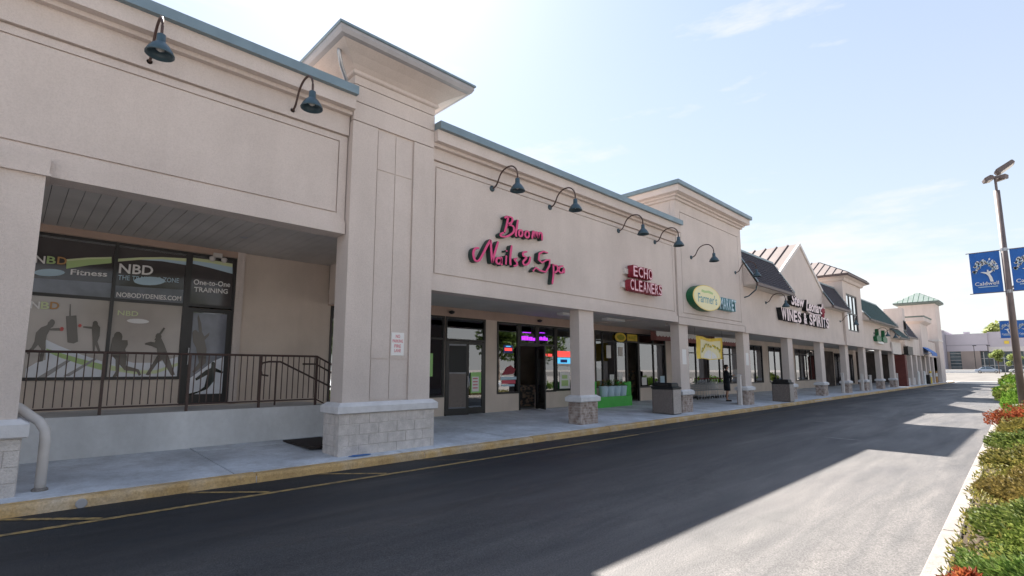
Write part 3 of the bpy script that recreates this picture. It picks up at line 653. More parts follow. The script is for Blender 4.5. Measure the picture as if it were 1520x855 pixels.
G().tube([(-11.62, 4.75, PF+.88), (-11.62, 5.05, PF+.88), (-11.62, 6.1, PF+.34)], .02, 8).obj('rail', 'railing', h_)
# floor mat
tag(G().box(-11.1, -9.75, 4.2, 5.0, wz(-10.5)+.008, wz(-10.5)+.05).obj('floor_grate', 'drain'), 'dark iron grate lying on the walk behind the corner tower', 'grate')
bevel(bpy.data.objects['floor_grate'], .008, 1)
tag(G().prism([(-8.80+.08*math.cos(t*.5)*(1+.3*math.sin(3*t)), 4.72+.22*math.sin(t*.5)) for t in range(12)], 'z', .158, .164).obj('paint_splash', 'bluepaint'), 'blue paint patch on the walk at the corner tower foot', 'paint mark')

# ------------------------------------------------------------------ 2. corner tower
T = thing('corner_tower', 'square beige stucco tower with flared eaves on a pale block base', 'tower', (-10, 5.4, 0), 'sections of the shopping strip')
tx0, tx1, ty0, ty1 = -10.6, -8.98, 4.42, 6.345
B('tower_core', 'stucco', T, -9.44, tx1-.05, ty0+.05, ty1-.05, 1.05, 7.6); B('tower_core', 'stucco', T, tx0+.03, -9.44, ty0+.03, ty1-.03, 4.6, 7.6)
zs = [1.09, 6.555, 6.575, 6.955, 6.975, 7.31, 7.33, 7.50]
px0, px1 = 4.96, 5.83
tb = -9.46
G().box(tb, tx1, ty0, px0, 1.09, 6.56).box(tb, tx1, px1, ty1, 1.09, 6.56).obj('shaft', 'stucco', T)
for a, b in ((6.582, 6.955), (6.975, 7.31), (7.33, 7.51)): B('shaft_course', 'stucco', T, tx0, tx1, ty0, ty1, a, b)
for a, b, c, d in ((px0+.03, 5.385, 1.14, 1.90), (5.405, px1-.03, 1.14, 1.90), (px0+.03, 5.385, 1.92, 5.70), (5.405, px1-.03, 1.92, 5.70), (px0+.03, 5.385, 5.72, 6.53), (5.405, px1-.03, 5.72, 6.53)): B('recess_panel', 'stucco', T, tx1-.06, tx1-.032, a, b, c, d)
G().loft([ring(tx0-a, tx1+a, ty0-a, ty1+a, z) for a, z in ((.03, 7.50), (.06, 7.52), (.06, 7.58), (.02, 7.60))]).obj('neck_moulding', 'stucco', T)
G().loft([ring(tx0-a, tx1+a, ty0-a, ty1+a, z) for a, z in ((.025, 7.59), (.12, 7.66), (.30, 7.76), (.50, 7.84))]).obj('flared_soffit', 'stucco', T)
G().loft([ring(tx0-a, tx1+a, ty0-a, ty1+a, z) for a, z in ((.49, 7.845), (.58, 7.86), (.62, 7.93), (.62, 8.03))]).obj('gutter', 'greytrim', T)
G().loft([ring(tx0-a, tx1+a, ty0-a, ty1+a, z) for a, z in ((.635, 7.99), (.65, 8.0), (.65, 8.04), (.6, 8.05))]).obj('drip_edge', 'cap', T)
G().loft([ring(tx0-.60, tx1+.60, ty0-.60, ty1+.60, 8.045), [(tx0+.55, 5.2, 8.75), (tx1-.75, 5.2, 8.75), (tx1-.75, 5.55, 8.75), (tx0+.55, 5.55, 8.75)]]).obj('hip_roof', 'cap', T)
G().tube([(-8.86, 4.02, 7.90), (-8.88, 4.02, 7.74), (-8.98, 4.12, 7.58), (-9.12, 4.30, 7.40), (-9.2, 4.37, 7.28), (-9.2, 4.38, 6.95)], .042, 8).obj('downspout', 'metal', T, smooth=True)
blockpier(T, -9.52, -8.90, 4.34, 6.42, wz(-8.9)-.03, .90)
G().loft([ring(-9.52-a, -8.9+a, 4.34-a, 6.42+a, z) for a, z in ((.03, .902), (.055, .915), (.055, 1.03), (-.03, 1.10))]).obj('base_cap', 'capstone', T)
s = thing('parking_sign', 'small white sign with red letters on the corner tower panel', 'sign', (-8.99, 5.55, 1.98))
bevel(B('plate', 'paper', s, -9.01, -8.995, 5.42, 5.71, 1.98, 2.44), .004, 1)
for i, (t_, z) in enumerate((('NO', 2.335), ('PARKING', 2.24), ('FIRE', 2.14), ('LANE', 2.05))):
    wd = .10 if i == 0 else .24 if i == 1 else .15; text('lettering', t_, (-8.9935, 5.565-wd/2, z), wd, .065, 'redtext', s, off=.012)

# ------------------------------------------------------------------ 3. salon and cleaners wing
S = thing('shop_building', 'beige wing carrying the pink salon sign and the red cleaners sign', 'building', (-11, 12, 0), 'sections of the shopping strip')
hollow(S, 4.45, 17.33, 6.7)
frieze(S, 6.35, 17.33, 3.42, .235)
B('porch_ceiling', 'ceil', S, SX, -9.5, 5.95, 17.38, 3.67, 3.72)
B('header_band', 'band', S, SX-.1, SX+.02, 5.9, 17.45, 3.38, 3.68)
shopwall(S, 5.9, 17.43, .1, 3.4, [(5.98, 9.72, .86, 3.38), (9.75, 11.42, .2, 3.38), (11.95, 13.04, .88, 3.36), (13.04, 13.98, .25, 3.36), (13.98, 15.0, .88, 3.36), (15.0, 16.6, .9, 3.36)])
window(S, 5.98, 9.72, .86, 3.38, (7.3, 8.6), (2.66,)); 
window(S, 9.75, 11.42, 2.62, 3.38, (), ())
G().box(SX-.08, SX+.02, 9.75, 9.82, .28, 2.62).box(SX-.08, SX+.02, 11.35, 11.42, .28, 2.62).obj('door_frame', 'frame', S)
d1 = door_leaf(S, 9.80, .78, .30, 2.60, 14, gm='filmgrey')
for nm, za, zb_, m_ in (('leaf_panel', 1.62, 2.46, 'black'), ('leaf_panel', .54, 1.58, 'bin')):
    P = []
    for z in (za, zb_):
        for q, t in ((.1, .012), (.68, .012), (.68, .020), (.1, .020)): P.append(Vector((SX, 9.80, 0)) + Vector((math.sin(R(14)), math.cos(R(14)), 0))*q + Vector((math.cos(R(14)), -math.sin(R(14)), 0))*t + Vector((0, 0, z)))
    G().hexa(P).obj(nm, m_, d1, fixn=True)
d2 = door_leaf(S, 11.35, .76, .30, 2.60, 0, dirn=-1, handle=False)
flat('poster', [(10.78, .95), (11.22, .95), (11.22, 1.62), (10.78, 1.62)], SX+.028, 'papgreen', d2); flat('poster', [(10.83, 1.0), (11.12, 1.0), (11.12, 1.48), (10.83, 1.48)], SX+.032, 'paper', d2)
for zz in (1.40, 1.30, 1.2, 1.1): flat('printed_line', [(10.87, zz), (11.07, zz), (11.07, zz+.03), (10.87, zz+.03)], SX+.035, 'redtext', d2)
w3 = window(S, 11.95, 13.01, .88, 3.36); w4 = window(S, 13.07, 13.95, 2.62, 3.36); w5 = window(S, 14.01, 15.0, .88, 3.36, (), (2.62,)); w6 = window(S, 15.03, 16.6, .90, 3.36)
G().box(SX-.08, SX+.02, 13.01, 13.07, .28, 3.36).box(SX-.08, SX+.02, 13.95, 14.01, .28, 3.36).box(SX-.08, SX+.02, 13.07, 13.95, 2.55, 2.62).obj('door_frame', 'frame', S)
door_leaf(S, 13.97, .86, .32, 2.54, 62, dirn=-1)
for a, b, z0, z1, pr in ((12.02, 12.96, 2.0, 3.3, w3), (15.1, 16.5, 2.3, 3.3, w6), (14.08, 14.94, 2.7, 3.3, w5), (13.14, 13.9, 2.7, 3.3, w4)):
    n_ = int((b-a)/.10); bm = G().box(-.004, .004, -.042, .042, 0, z1-z0).mesh('blind_slat', 'blind')
    for i in range(n_): link('blind_slat', bm, pr, (SX-.16+11, a+.05+i*.10-12, z0))
def pan(y0, y1, z0, z1, m_, pr, nm='window_sign', x=SX-.008): return flat(nm, [(y0, z0), (y1, z0), (y1, z1), (y0, z1)], x, m_, pr, .01)
pan(12.28, 12.72, 2.28, 2.56, 'navyblue', w3); pan(12.32, 12.68, 2.36, 2.46, 'neon_red', w3, 'neon_bar', SX-.003); pan(12.38, 12.62, 2.50, 2.53, 'neon_blue', w3, 'neon_bar', SX-.003)
flat('window_sign', [(12.2, 1.52), (12.75, 1.56), (12.85, 1.72), (12.62, 1.86), (12.42, 1.78)], SX-.008, 'red', w3, .01); pan(12.2, 12.85, 1.22, 1.34, 'redtext', w3); pan(12.15, 12.9, 1.36, 1.46, 'fblue', w3); pan(12.2, 12.8, 1.13, 1.2, 'fblue', w3)
random.seed(5)
for (pr, y0, y1, z) in ((w4, 13.16, 13.86, 2.77), (w5, 14.06, 14.62, 2.80)):
    yy = y0
    while yy < y1-.05:
        wd = random.uniform(.05, .11); pan(yy, yy+wd, z, z+random.uniform(.09, .15), 'neon_purple', pr, 'neon_bar', SX-.012); yy += wd+.035
    pan(y0+.1, y1-.2, z+.27, z+.29, 'neon_purple', pr, 'neon_bar', SX-.012)
pan(14.1, 14.75, 3.02, 3.28, 'offwhite', w5, x=SX-.05); pan(14.3, 14.5, 2.22, 2.30, 'neon_red', w5, 'neon_bar'); pan(14.58, 14.82, 2.20, 2.30, 'neon_red', w5, 'neon_bar')
pan(14.1, 14.85, 1.0, 1.35, 'fblue', w5, x=SX-.06); pan(14.2, 14.36, 1.55, 1.8, 'paper', w5)
pan(15.06, 15.95, 2.20, 2.42, 'neon_red', w6); pan(15.06, 15.95, 1.94, 2.16, 'neon_blue', w6); pan(15.3, 15.7, 1.98, 2.10, 'navyblue', w6, 'neon_bar', SX-.003); pan(15.08, 15.9, 1.84, 1.92, 'offwhite', w6)
pan(15.25, 15.85, .98, 1.62, 'paper', w6); pan(15.35, 15.75, 1.08, 1.3, 'fgreen', w6, 'print', SX-.003); pan(15.38, 15.7, 1.36, 1.5, 'fgreen', w6, 'print', SX-.003)
for i, (a, b, z0, z1, x, m_) in enumerate(((6.2, 9.4, .3, 1.3, -14.6, 'goods'), (12.0, 13.0, .3, .95, -13.9, 'terra'), (14.1, 16.4, .3, 1.1, -14.2, 'goods'), (12.2, 16.4, .3, 2.2, -17.2, 'offwhite'), (6.2, 11.2, .3, 2.3, -17.0, 'interior'))): B('counter', m_, S, x-.5, x, a, b, z0, z1)
pan(6.3, 6.9, 1.3, 2.1, 'paper', bpy.data.objects['window.002'] if 'window.002' in bpy.data.objects else w3); pan(8.75, 9.3, 1.5, 2.2, 'papgreen', w3); pan(8.0, 8.45, 1.2, 1.7, 'paper', w3)
column(S, 11.66, 12.35, 3.44)
for yy, za in ((9.9, 3.6), (14.0, 3.6)): G().lathe((SX+.12, yy, 3.5), [(.04, -.05), (.09, -.02), (.10, .03), (.03, .06)], 12).obj('security_dome', 'frame', S, smooth=True)
B('exterior_outlet', 'frame', S, SX+.001, SX+.03, 16.9, 17.05, 1.5, 1.62)
for yy in (14.1, 16.7): B('fluorescent_fixture', 'white', S, -11.6, -11.35, yy-.6, yy+.6, 3.585, 3.668)

# ------------------------------------------------------------------ 4. market tower
K = thing('shop_building', 'tall beige parapet block with blue cap above the market', 'building', (-11, 20.4, 0), 'sections of the shopping strip')
hollow(K, 17.36, 23.42, 7.4)
kx0, kx1, ky0, ky1 = -16.5, -9.09, 17.36, 23.40
G().box(kx0, kx1-.05, ky0+.02, ky1-.02, 3.6, 8.5).obj('block_core', 'stucco', K)
G().box(kx1-.4, kx1-.012, ky0+.03, ky1-.03, 3.36, 3.62).obj('beam', 'stucco', K)
for a, b, c, d in ((ky0, ky1, 3.63, 3.78), (ky0, ky1, 7.66, 8.05), (ky0, ky0+.36, 3.78, 7.66), (ky1-.36, ky1, 3.78, 7.66)): B('panel_border', 'stucco', K, kx1-.2, kx1, a, b, c, d)
B('frieze_panel', 'stucco', K, kx1-.2, kx1, ky0+.385, ky1-.385, 3.805, 7.635)
B('side_panel', 'stucco', K, kx0, kx1-.21, ky0, ky0+.1, 6.9, 8.05); B('side_panel', 'stucco', K, kx0, kx1-.21, ky1-.1, ky1, 3.6, 8.05)
G().loft([ring(kx0-a, kx1+a, ky0-a, ky1+a, z) for a, z in ((.0, 8.04), (.08, 8.06), (.08, 8.14), (.16, 8.16), (.16, 8.23), (.33, 8.26), (.33, 8.49))]).obj('cornice', 'stucco', K)
G().loft([ring(kx0-a, kx1+a, ky0-a, ky1+a, z) for a, z in ((.40, 8.485), (.42, 8.5), (.42, 8.64), (.36, 8.66))]).obj('cap_flashing', 'cap', K)
B('porch_ceiling', 'ceil', K, SX, -9.5, 17.39, 23.42, 3.66, 3.71)
B('header_band', 'band', K, SX-.1, SX+.02, 17.46, 33.2, 3.38, 3.68)
shopwall(K, 17.44, 33.2, .1, 3.4, [(17.5, 19.86, .95, 3.36), (19.86, 20.86, .25, 3.36), (20.86, 23.3, .88, 3.36), (25.0, 32.9, .88, 3.34)])
wk = window(K, 17.5, 19.86, .95, 3.36, (18.05, 19.05), (2.93,), gm='darkglass'); window(K, 20.86, 23.3, .88, 3.36, (22.15,), (2.93,)); window(K, 25.0, 32.9, .88, 3.34, (26.5, 28.0, 29.4, 30.9), (2.6,), gm='darkglass')
G().box(SX-.08, SX+.02, 19.86, 19.92, .28, 3.36).box(SX-.08, SX+.02, 20.78, 20.86, .28, 3.36).box(SX-.08, SX+.02, 19.92, 20.78, 2.93, 3.0).obj('door_frame', 'frame', K)
B('door_transom', 'darkint', K, SX-.05, SX-.03, 19.92, 20.78, 3.0, 3.34)
for a, z0, z1, m_ in ((17.62, 1.25, 1.75, 'paper'), (18.35, 2.2, 2.75, 'paper'), (18.55, 1.05, 1.5, 'paper'), (19.2, 1.1, 1.6, 'paper'), (19.25, 2.3, 2.7, 'offwhite')): pan(a, a+.32, z0, z1, m_, wk)
pan(21.1, 21.5, 1.0, 1.35, 'paper', wk); pan(22.75, 23.15, 1.0, 1.4, 'fblue', wk)
for i, (a, z) in enumerate(((17.7, .9), (17.7, 1.4), (17.7, 1.9), (17.7, 2.4))): B('display_shelf', 'terra', K, -15.2, -14.4, a, a+2.0, z, z+.3)
B('display_shelf', 'terra', K, -16.5, -15.8, 19.4, 21.6, .3, 2.2); B('display_shelf', 'goods', K, -15.3, -14.7, 21.2, 23.2, .3, 1.7); B('display_shelf', 'goods', K, -15.0, -14.3, 25.2, 32.6, .3, 1.8)
B('column_sleeve', 'mortar', K, -9.8, -9.3, 17.6, 18.1, 3.35, 3.5)
for a, b in ((17.52, 18.2), (23.35, 24.02)): column(K, a, b, 3.40)
for a in (17.7, 23.52): 
    pp = flat('paper_notice', [(a, 1.9), (a+.3, 1.9), (a+.3, 2.45), (a, 2.45)], -9.194, 'paper', K)

# ------------------------------------------------------------------ 5. wine shop wing with gable and dark mansards
V = thing('shop_building', 'beige gabled wing with dark shingled mansards and a pale metal roof', 'building', (-11, 32, 0), 'sections of the shopping strip')
hollow(V, 23.45, 40.05, 6.0)
B('porch_ceiling', 'ceil', V, SX, -9.5, 23.42, 40.1, 3.6, 3.65)
B('beam', 'stucco', V, -9.5, -9.10, 23.42, 40.08, 3.34, 3.60)
gy, gz_, gs = 31.95, 8.84, .60
yl, yr = 27.15, 36.75
G().prism([(23.42, 3.604), (40.08, 3.604), (40.08, 5.9), (yr+.17, 5.9), (gy, gz_), (yl-.17, 5.9), (23.42, 5.9)], 'x', -9.45, FX+.004).obj('gable_wall', 'stucco', V)
def roof_slope(y0, z0, y1, z1, x0, x1, root, pm='roofwhite', step=.62):
    """standing seam panels from the ridge (y0,z0) to the eave (y1,z1)"""
    L = Vector((0, y1-y0, z1-z0)); nrm = Vector((0, -(z1-z0), (y1-y0))).normalized(); nrm = nrm if nrm.z > 0 else -nrm
    x = x1
    while x > x0:
        a, b = x, max(x-step, x0)
        P = [(b, y0, z0), (a, y0, z0), (a, y1, z1), (b, y1, z1)]; t = nrm*.03
        G().hexa([Vector(p)-t for p in P] + P).obj('roof_panel', pm, root, fixn=True)
        s = [(b-.035, y0, z0), (b+.035, y0, z0), (b+.035, y1, z1), (b-.035, y1, z1)]
        G().hexa(s + [Vector(p)+nrm*.06 for p in s]).obj('roof_seam', 'seam', root, fixn=True); x -= step
roof_slope(gy, gz_+.05, yl-.3, gz_+.05-gs*(gy-yl+.3), -19, -9.12, V)
roof_slope(gy, gz_+.05, yr+.3, gz_+.05-gs*(yr-gy+.3), -19, -9.12, V)
for s in (-1, 1):
    ye = gy + s*4.75; ze = gz_-gs*4.75
    G().hexa([(-9.2, gy, gz_-.12), (-9.08, gy, gz_-.12), (-9.08, ye, ze-.12), (-9.2, ye, ze-.12), (-9.2, gy, gz_+.09), (-9.08, gy, gz_+.09), (-9.08, ye, ze+.09), (-9.2, ye, ze+.09)]).obj('rake_trim', 'offwhite', V, fixn=True)
def mansard(root, y0, y1, xt, zt, xe, ze, m='shingle', n=14, wallx=FX):
    gg = G(); t = .05
    for k in range(n):
        f0, f1 = k/n, (k+1)/n
        xa, za, xb, zb = xt+(xe-xt)*f0, zt+(ze-zt)*f0, xt+(xe-xt)*f1, zt+(ze-zt)*f1
        gg.add([(xa, y0, za), (xb+.02, y0, zb+.02), (xb+.02, y1, zb+.02), (xa, y1, za), (xb, y0, zb-.01), (xb, y1, zb-.01)], [(0, 1, 2, 3), (1, 4, 5, 2)])
    gg.obj('shingle_roof', m, root)
    for yy in (y0+.02, y1-.06): G().prism([(xt-.05, zt-.06), (xe-.02, ze-.05), (wallx-.2, ze-.05), (wallx-.2, zt-.1)] if xt > wallx else [(xt, zt-.06), (xe-.02, ze-.05), (xt, ze-.05)], 'y', yy, yy+.04).obj('mansard_cheek', 'stucco', root, fixn=True)
    B('eave_soffit', 'soffit', root, wallx-.1, xe-.03, y0+.06, y1-.06, ze-.10, ze-.04)
    B('eave_gutter', 'seam' if m == 'shingle' else 'gutter', root, xe-.03, xe+.06, y0, y1, ze-.14, ze-.01)
    B('mansard_ridge', 'cap', root, xt-.12, xt+.05, y0, y1, zt-.03, zt+.06)
    for yy in (y0, y1): G().hexa([(xt, yy-.04, zt), (xe+.05, yy-.04, ze), (xe+.05, yy+.04, ze), (xt, yy+.04, zt), (xt, yy-.04, zt+.07), (xe+.06, yy-.04, ze+.05), (xe+.06, yy+.04, ze+.05), (xt, yy+.04, zt+.07)]).obj('edge_flashing', 'cap', root, fixn=True)
mansard(V, 23.44, 28.3, -9.42, 7.24, -8.5, 5.56); mansard(V, 35.8, 40.0, -9.5, 7.22, -8.62, 5.62)
B('attic_wall', 'stucco', V, -9.9, -9.45, 23.44, 40.0, 6.0, 7.15)
shopwall(V, 33.2, 52, .1, 3.62, [(33.4, 36.0, .85, 3.3), (37.1, 39.6, .85, 3.3), (42.5, 47.4, .88, 3.3)])
window(V, 33.4, 36.0, .85, 3.3, (34.7,), (), gm='darkglass'); window(V, 37.1, 39.6, .85, 3.3, (38.3,), (), gm='darkglass'); window(V, 42.5, 47.4, .88, 3.3, (43.7, 45.2, 46.2), (2.9,), gm='darkglass')
B('display_shelf', 'goods', V, -15, -14.4, 33.4, 39.6, .3, 1.5); B('display_shelf', 'goods', V, -15, -14.4, 42.5, 47, .3, 1.6)
for a, b in ((29.1, 29.85), (34.75, 35.5)): column(V, a, b, 3.345, near=False)

# ------------------------------------------------------------------ 6. window tower
U = thing('shop_building', 'hip roofed stucco tower with tall three light windows past the gable', 'building', (-11, 42.5, 0), 'sections of the shopping strip')
hollow(U, 40.1, 45.1, 6.0)
B('tower_wall', 'stucco', U, -9.25, -9.0, 40.08, 40.85, 3.34, 7.8); B('tower_wall', 'stucco', U, -9.25, -9.0, 43.8, 45.1, 3.34, 7.8)
B('tower_wall', 'stucco', U, -9.25, -9.0, 40.85, 43.8, 3.34, 4.35); B('tower_wall', 'stucco', U, -9.25, -9.0, 40.85, 43.8, 6.95, 7.8); B('tower_side', 'stucco', U, -14.2, -9.25, 40.08, 40.25, 3.7, 7.8); B('tower_side', 'stucco', U, -14.2, -9.25, 44.95, 45.1, 3.7, 7.8); B('tower_rear', 'stucco', U, -14.3, -14.2, 40.08, 45.1, 3.7, 7.8)
window(U, 40.85, 43.8, 4.35, 6.95, (41.8, 42.8), (5.6,), gm='mirror', x=-9.06, t=.10)
G().loft([ring(-14.2-a, -9+a, 40.08-a, 45.1+a, z) for a, z in ((.01, 7.72), (.12, 7.74), (.2, 7.9), (.42, 8.0))]).obj('cornice', 'stucco', U)
G().loft([ring(-14.2-a, -9+a, 40.08-a, 45.1+a, z) for a, z in ((.42, 8.0), (.52, 8.03), (.52, 8.15))]).obj('gutter', 'seam', U)
ap = [(-12.2, 42.6, 9.65), (-11.0, 42.6, 9.65)]
e0 = ring(-14.75, -8.47, 39.55, 45.63, 8.15)
for nm, f in (('roof_plane', [e0[0], e0[1], ap[1], ap[0]]), ('roof_plane', [e0[1], e0[2], ap[1]]), ('roof_plane', [e0[2], e0[3], ap[0], ap[1]]), ('roof_plane', [e0[3], e0[0], ap[0]])): G().add(f, [tuple(range(len(f)))]).obj(nm, 'roofwhite', U)
for i in range(12):
    x = -8.9-.5*i; zt = 8.15+1.5*min(1, (x+14.75)/2.55, (-8.47-x)/2.53); f = (zt-8.15)/1.5
    G().tube([(x, 39.55, 8.17), (x, 39.55+3.05*f, zt+.03)], .03, 4).obj('roof_seam', 'seam', U)
    if 39.9+i*.5 < 45.4:
        yy = 39.9+i*.5; f = min((yy-39.55)/3.05, (45.63-yy)/3.03); G().tube([(-8.47, yy, 8.17), (-8.47-2.53*f, yy, 8.18+1.5*f)], .03, 4).obj('roof_seam', 'seam', U)
B('porch_ceiling', 'ceil', U, SX, -9.3, 40.1, 45.1, 3.6, 3.65)
column(U, 40.35, 41.1, 3.345, near=False)

# ------------------------------------------------------------------ 7. green roofed wing
Q = thing('shop_building', 'green shingled wing beyond the window tower with a bare cream panel', 'building', (-11, 52, 0), 'sections of the shopping strip')
hollow(Q, 45.15, 59.9, 6.0)
B('beam', 'stucco', Q, -9.5, -9.10, 45.12, 58.3, 3.32, 3.58); B('frieze_panel', 'stucco', Q, -9.4, FX, 45.12, 59.8, 3.584, 6.05); B('porch_ceiling', 'ceil', Q, SX, -9.5, 45.12, 60, 3.6, 3.65)
mansard(Q, 45.3, 55.9, -10.05, 7.5, -8.6, 5.48, 'gshingle'); mansard(Q, 55.6, 60.0, -9.2, 5.4, -8.45, 4.55, 'gshingle', 8)
B('cream_panel', 'offwhite', Q, -9.12, -9.0, 55.3, 59.2, 3.10, 4.15)
shopwall(Q, 52.0, 61.0, .1, 3.62, [(53, 55.6, .3, 3.2), (56.6, 59.6, .4, 3.2)]); window(Q, 53, 55.6, .3, 3.2, (54.2,), (2.5,), gm='darkglass'); window(Q, 56.6, 59.6, .4, 3.2, (58,), (), gm='darkglass')
B('dark_shop_front', 'darkint', Q, SX+.0, SX+.06, 47.6, 52.6, .3, 3.3)
for a, b in ((45.35, 46.1), (50.8, 51.6), (56.1, 56.8)): column(Q, a, b, 3.325, near=False)
B('red_pier', 'redwall', Q, -9.9, -8.92, 60.0, 60.9, .13, 3.1)

# ------------------------------------------------------------------ 8. far wing with flat capped tower
N_ = thing('shop_building', 'distant beige wing with flat capped parapet tower and shallow arcade', 'building', (-11, 72, 0), 'sections of the shopping strip')
hollow(N_, 60.95, 86, 5.2)
B('arcade_wall', 'stucco_far', N_, -9.5, -9.1, 60.92, 86, 3.2, 5.0)
B('porch_ceiling', 'ceil', N_, SX, -9.5, 60.95, 86, 3.5, 3.55)
mansard(N_, 61.0, 66.6, -9.6, 6.6, -8.7, 4.9, 'shingle', 8)
B('slim_tower', 'stucco_far', N_, -10.4, -8.95, 60.95, 62.3, 4.0, 7.6); window(N_, 61.1, 62.2, 4.6, 6.4, (), (5.5,), gm='mirror', x=-8.93, t=.08)
B('cap_tower', 'stucco_far', N_, -10.7, -8.85, 70.4, 75.1, 3.2, 6.75)
G().loft([ring(-10.7-a, -8.85+a, 70.4-a, 75.1+a, z) for a, z in ((.05, 6.7), (.4, 6.95), (.4, 7.35))]).obj('cornice', 'stucco_far', N_); G().loft([ring(-10.7-a, -8.85+a, 70.4-a, 75.1+a, z) for a, z in ((.42, 7.345), (.46, 7.5))]).obj('cap_flashing', 'greenroof', N_)
B('shop_back', 'darkint', N_, SX, SX+.1, 60.95, 86, .3, 3.5)
for a in (61.6, 64.6, 67.6, 70.4, 73.4, 76.4, 79.4, 82.6, 85.2): B('pillar', 'stucco_far', N_, -9.7, -9.12, a, a+.75, .1, 3.21)
for a in (62.4, 65.4, 68.4, 71.3, 74.2, 77.3, 80.3): B('low_wall', 'offwhite', N_, -9.5, -9.3, a, a+2.1, .1, .9)
bx_ = thing('sign_box', 'blank dark sign box over the arcade beside the red pier', 'sign', (-9, 61.5, 3.1)); B('box', 'black', bx_, -9.35, -8.75, 60.96, 63.6, 3.12, 3.86); B('box_trim', 'frame', bx_, -9.36, -8.73, 60.94, 63.62, 3.86, 3.92)
aw = thing('awning', 'bright blue sloping awning hanging at the far arcade', 'awning', (-8.9, 72, 3.2))
G().prism([(-9.08, 4.35), (-8.1, 3.5), (-8.1, 3.2), (-8.14, 3.2), (-8.14, 3.46), (-9.08, 4.28)], 'y', 70.6, 74.4).obj('canopy', 'bluebanner', aw, fixn=True); G().tube([(-9.05, 70.7, 3.5), (-8.14, 70.7, 3.42)], .03, 6).obj('arm', 'metal', aw)

# ------------------------------------------------------------------ 9. far green roofed tower
F_ = thing('far_tower', 'tall square stucco tower under a green pyramid roof at the strip end', 'tower', (-10.7, 84.5, 0))
B('tower_body', 'stucco_far', F_, -12.5, -8.75, 82.6, 86.4, 0, 10.05); B('band_moulding', 'offwhite', F_, -12.56, -8.69, 82.54, 86.46, 5.2, 5.45)
G().loft([ring(-12.5-a, -8.75+a, 82.6-a, 86.4+a, z) for a, z in ((.02, 9.95), (.45, 10.12), (.45, 10.28))]).obj('eave', 'greenroof', F_)
e0 = ring(-12.98, -8.27, 82.12, 86.88, 10.285); apx = (-10.62, 84.5, 11.75)
for i in range(4):
    a, b = e0[i], e0[(i+1) % 4]; G().add([a, b, apx], [(0, 1, 2)]).obj('roof_plane', 'greenroof', F_)
    for k in range(1, 9):
        t = k/9; p = Vector(a).lerp(Vector(b), t); f = 1-abs(2*t-1); m_ = (Vector(a)+Vector(b))/2; q = p + (Vector(apx)-m_)*f; G().tube([p+Vector((0, 0, .02)), q+Vector((0, 0, .02))], .025, 4).obj('roof_seam', 'signgreen', F_)

# ------------------------------------------------------------------ 10. bulky buildings across the far street
Y9 = 182.0
Z9 = thing('far_building', 'long low lilac and brown commercial building across the far street', 'building', (-5, Y9, 1))
B('upper_wall', 'farwall', Z9, -17.7, -9.4, Y9, Y9+25, 6.6, 11.2); B('upper_wall', 'farwall', Z9, -9.38, 22, Y9+.6, Y9+25, 6.4, 11.5)
B('band', 'fargrey', Z9, -17.72, -9.38, Y9-.06, Y9, 8.1, 8.3); B('band', 'offwhite', Z9, -9.36, 22, Y9+.5, Y9+.6, 6.4, 7.6)
B('lower_wall', 'farbrown', Z9, -14.9, -11.1, Y9+.02, Y9+24, .9, 6.6); B('lower_wall', 'farbrown', Z9, -17.7, -17.2, Y9+.02, Y9+24, .9, 6.6)
B('glass_bay', 'farglass', Z9, -17.2, -14.9, Y9+.4, Y9+1, .9, 6.6); B('glass_bay', 'farglass', Z9, -11.1, 20, Y9+1.8, Y9+2.4, .9, 6.5)
for i in range(6): B('glazing_bar', 'metal', Z9, -17.2, -14.9, Y9+.3, Y9+.4, 1.5+i*.9, 1.58+i*.9)
for i in range(16): B('glazing_bar', 'metal', Z9, -10.6+i*1.9, -10.45+i*1.9, Y9+1.65, Y9+1.8, .9, 6.4)
for z in (2.8, 4.6): B('glazing_bar', 'metal', Z9, -11.1, 20, Y9+1.7, Y9+1.79, z, z+.1)
B('roof_unit', 'fargrey', Z9, -14.2, -13.0, Y9+3, Y9+5, 11.2, 11.9)
z8 = thing('far_building', 'grey windowless block beside the lilac building past the strip end', 'building', (-20, 176, 1)); B('block_wall', 'fargrey', z8, -26, -17.75, 177, 198, .9, 11.9); B('parapet', 'farwall', z8, -26.1, -17.65, 176.9, 198.1, 11.9, 12.2); B('wall_vent', 'frame', z8, -18.8, -18.1, 176.85, 177, 7.2, 7.7)
tag(B('far_sign', 'ban_yellow', None, -6.3, -5.4, Y9+.4, Y9+.49, 8.3, 9.1), 'small yellow square sign high on the far lilac building', 'sign')
lw = thing('low_wall', 'low white roadside wall before the far buildings', 'wall', (-12, 168, .9)); B('wall', 'white', lw, -18, -10.5, 168, 168.4, .7, 1.75); B('coping', 'offwhite', lw, -18.1, -10.4, 167.95, 168.45, 1.75, 1.85)
for (x, lab) in ((-11.4, 'left thin street lamp before the far lilac building'), (-8.9, 'right thin street lamp before the far lilac building')):
    l = thing('street_lamp', lab, 'street lamp', (x, 170, .9), 'far street lamps'); G().tube([(x, 170, .9), (x, 170, 7.5)], [.09, .06], 8).obj('pole', 'frame', l); B('lamp_head', 'frame', l, x-.2, x+.5, 169.8, 170.2, 7.5, 7.68)

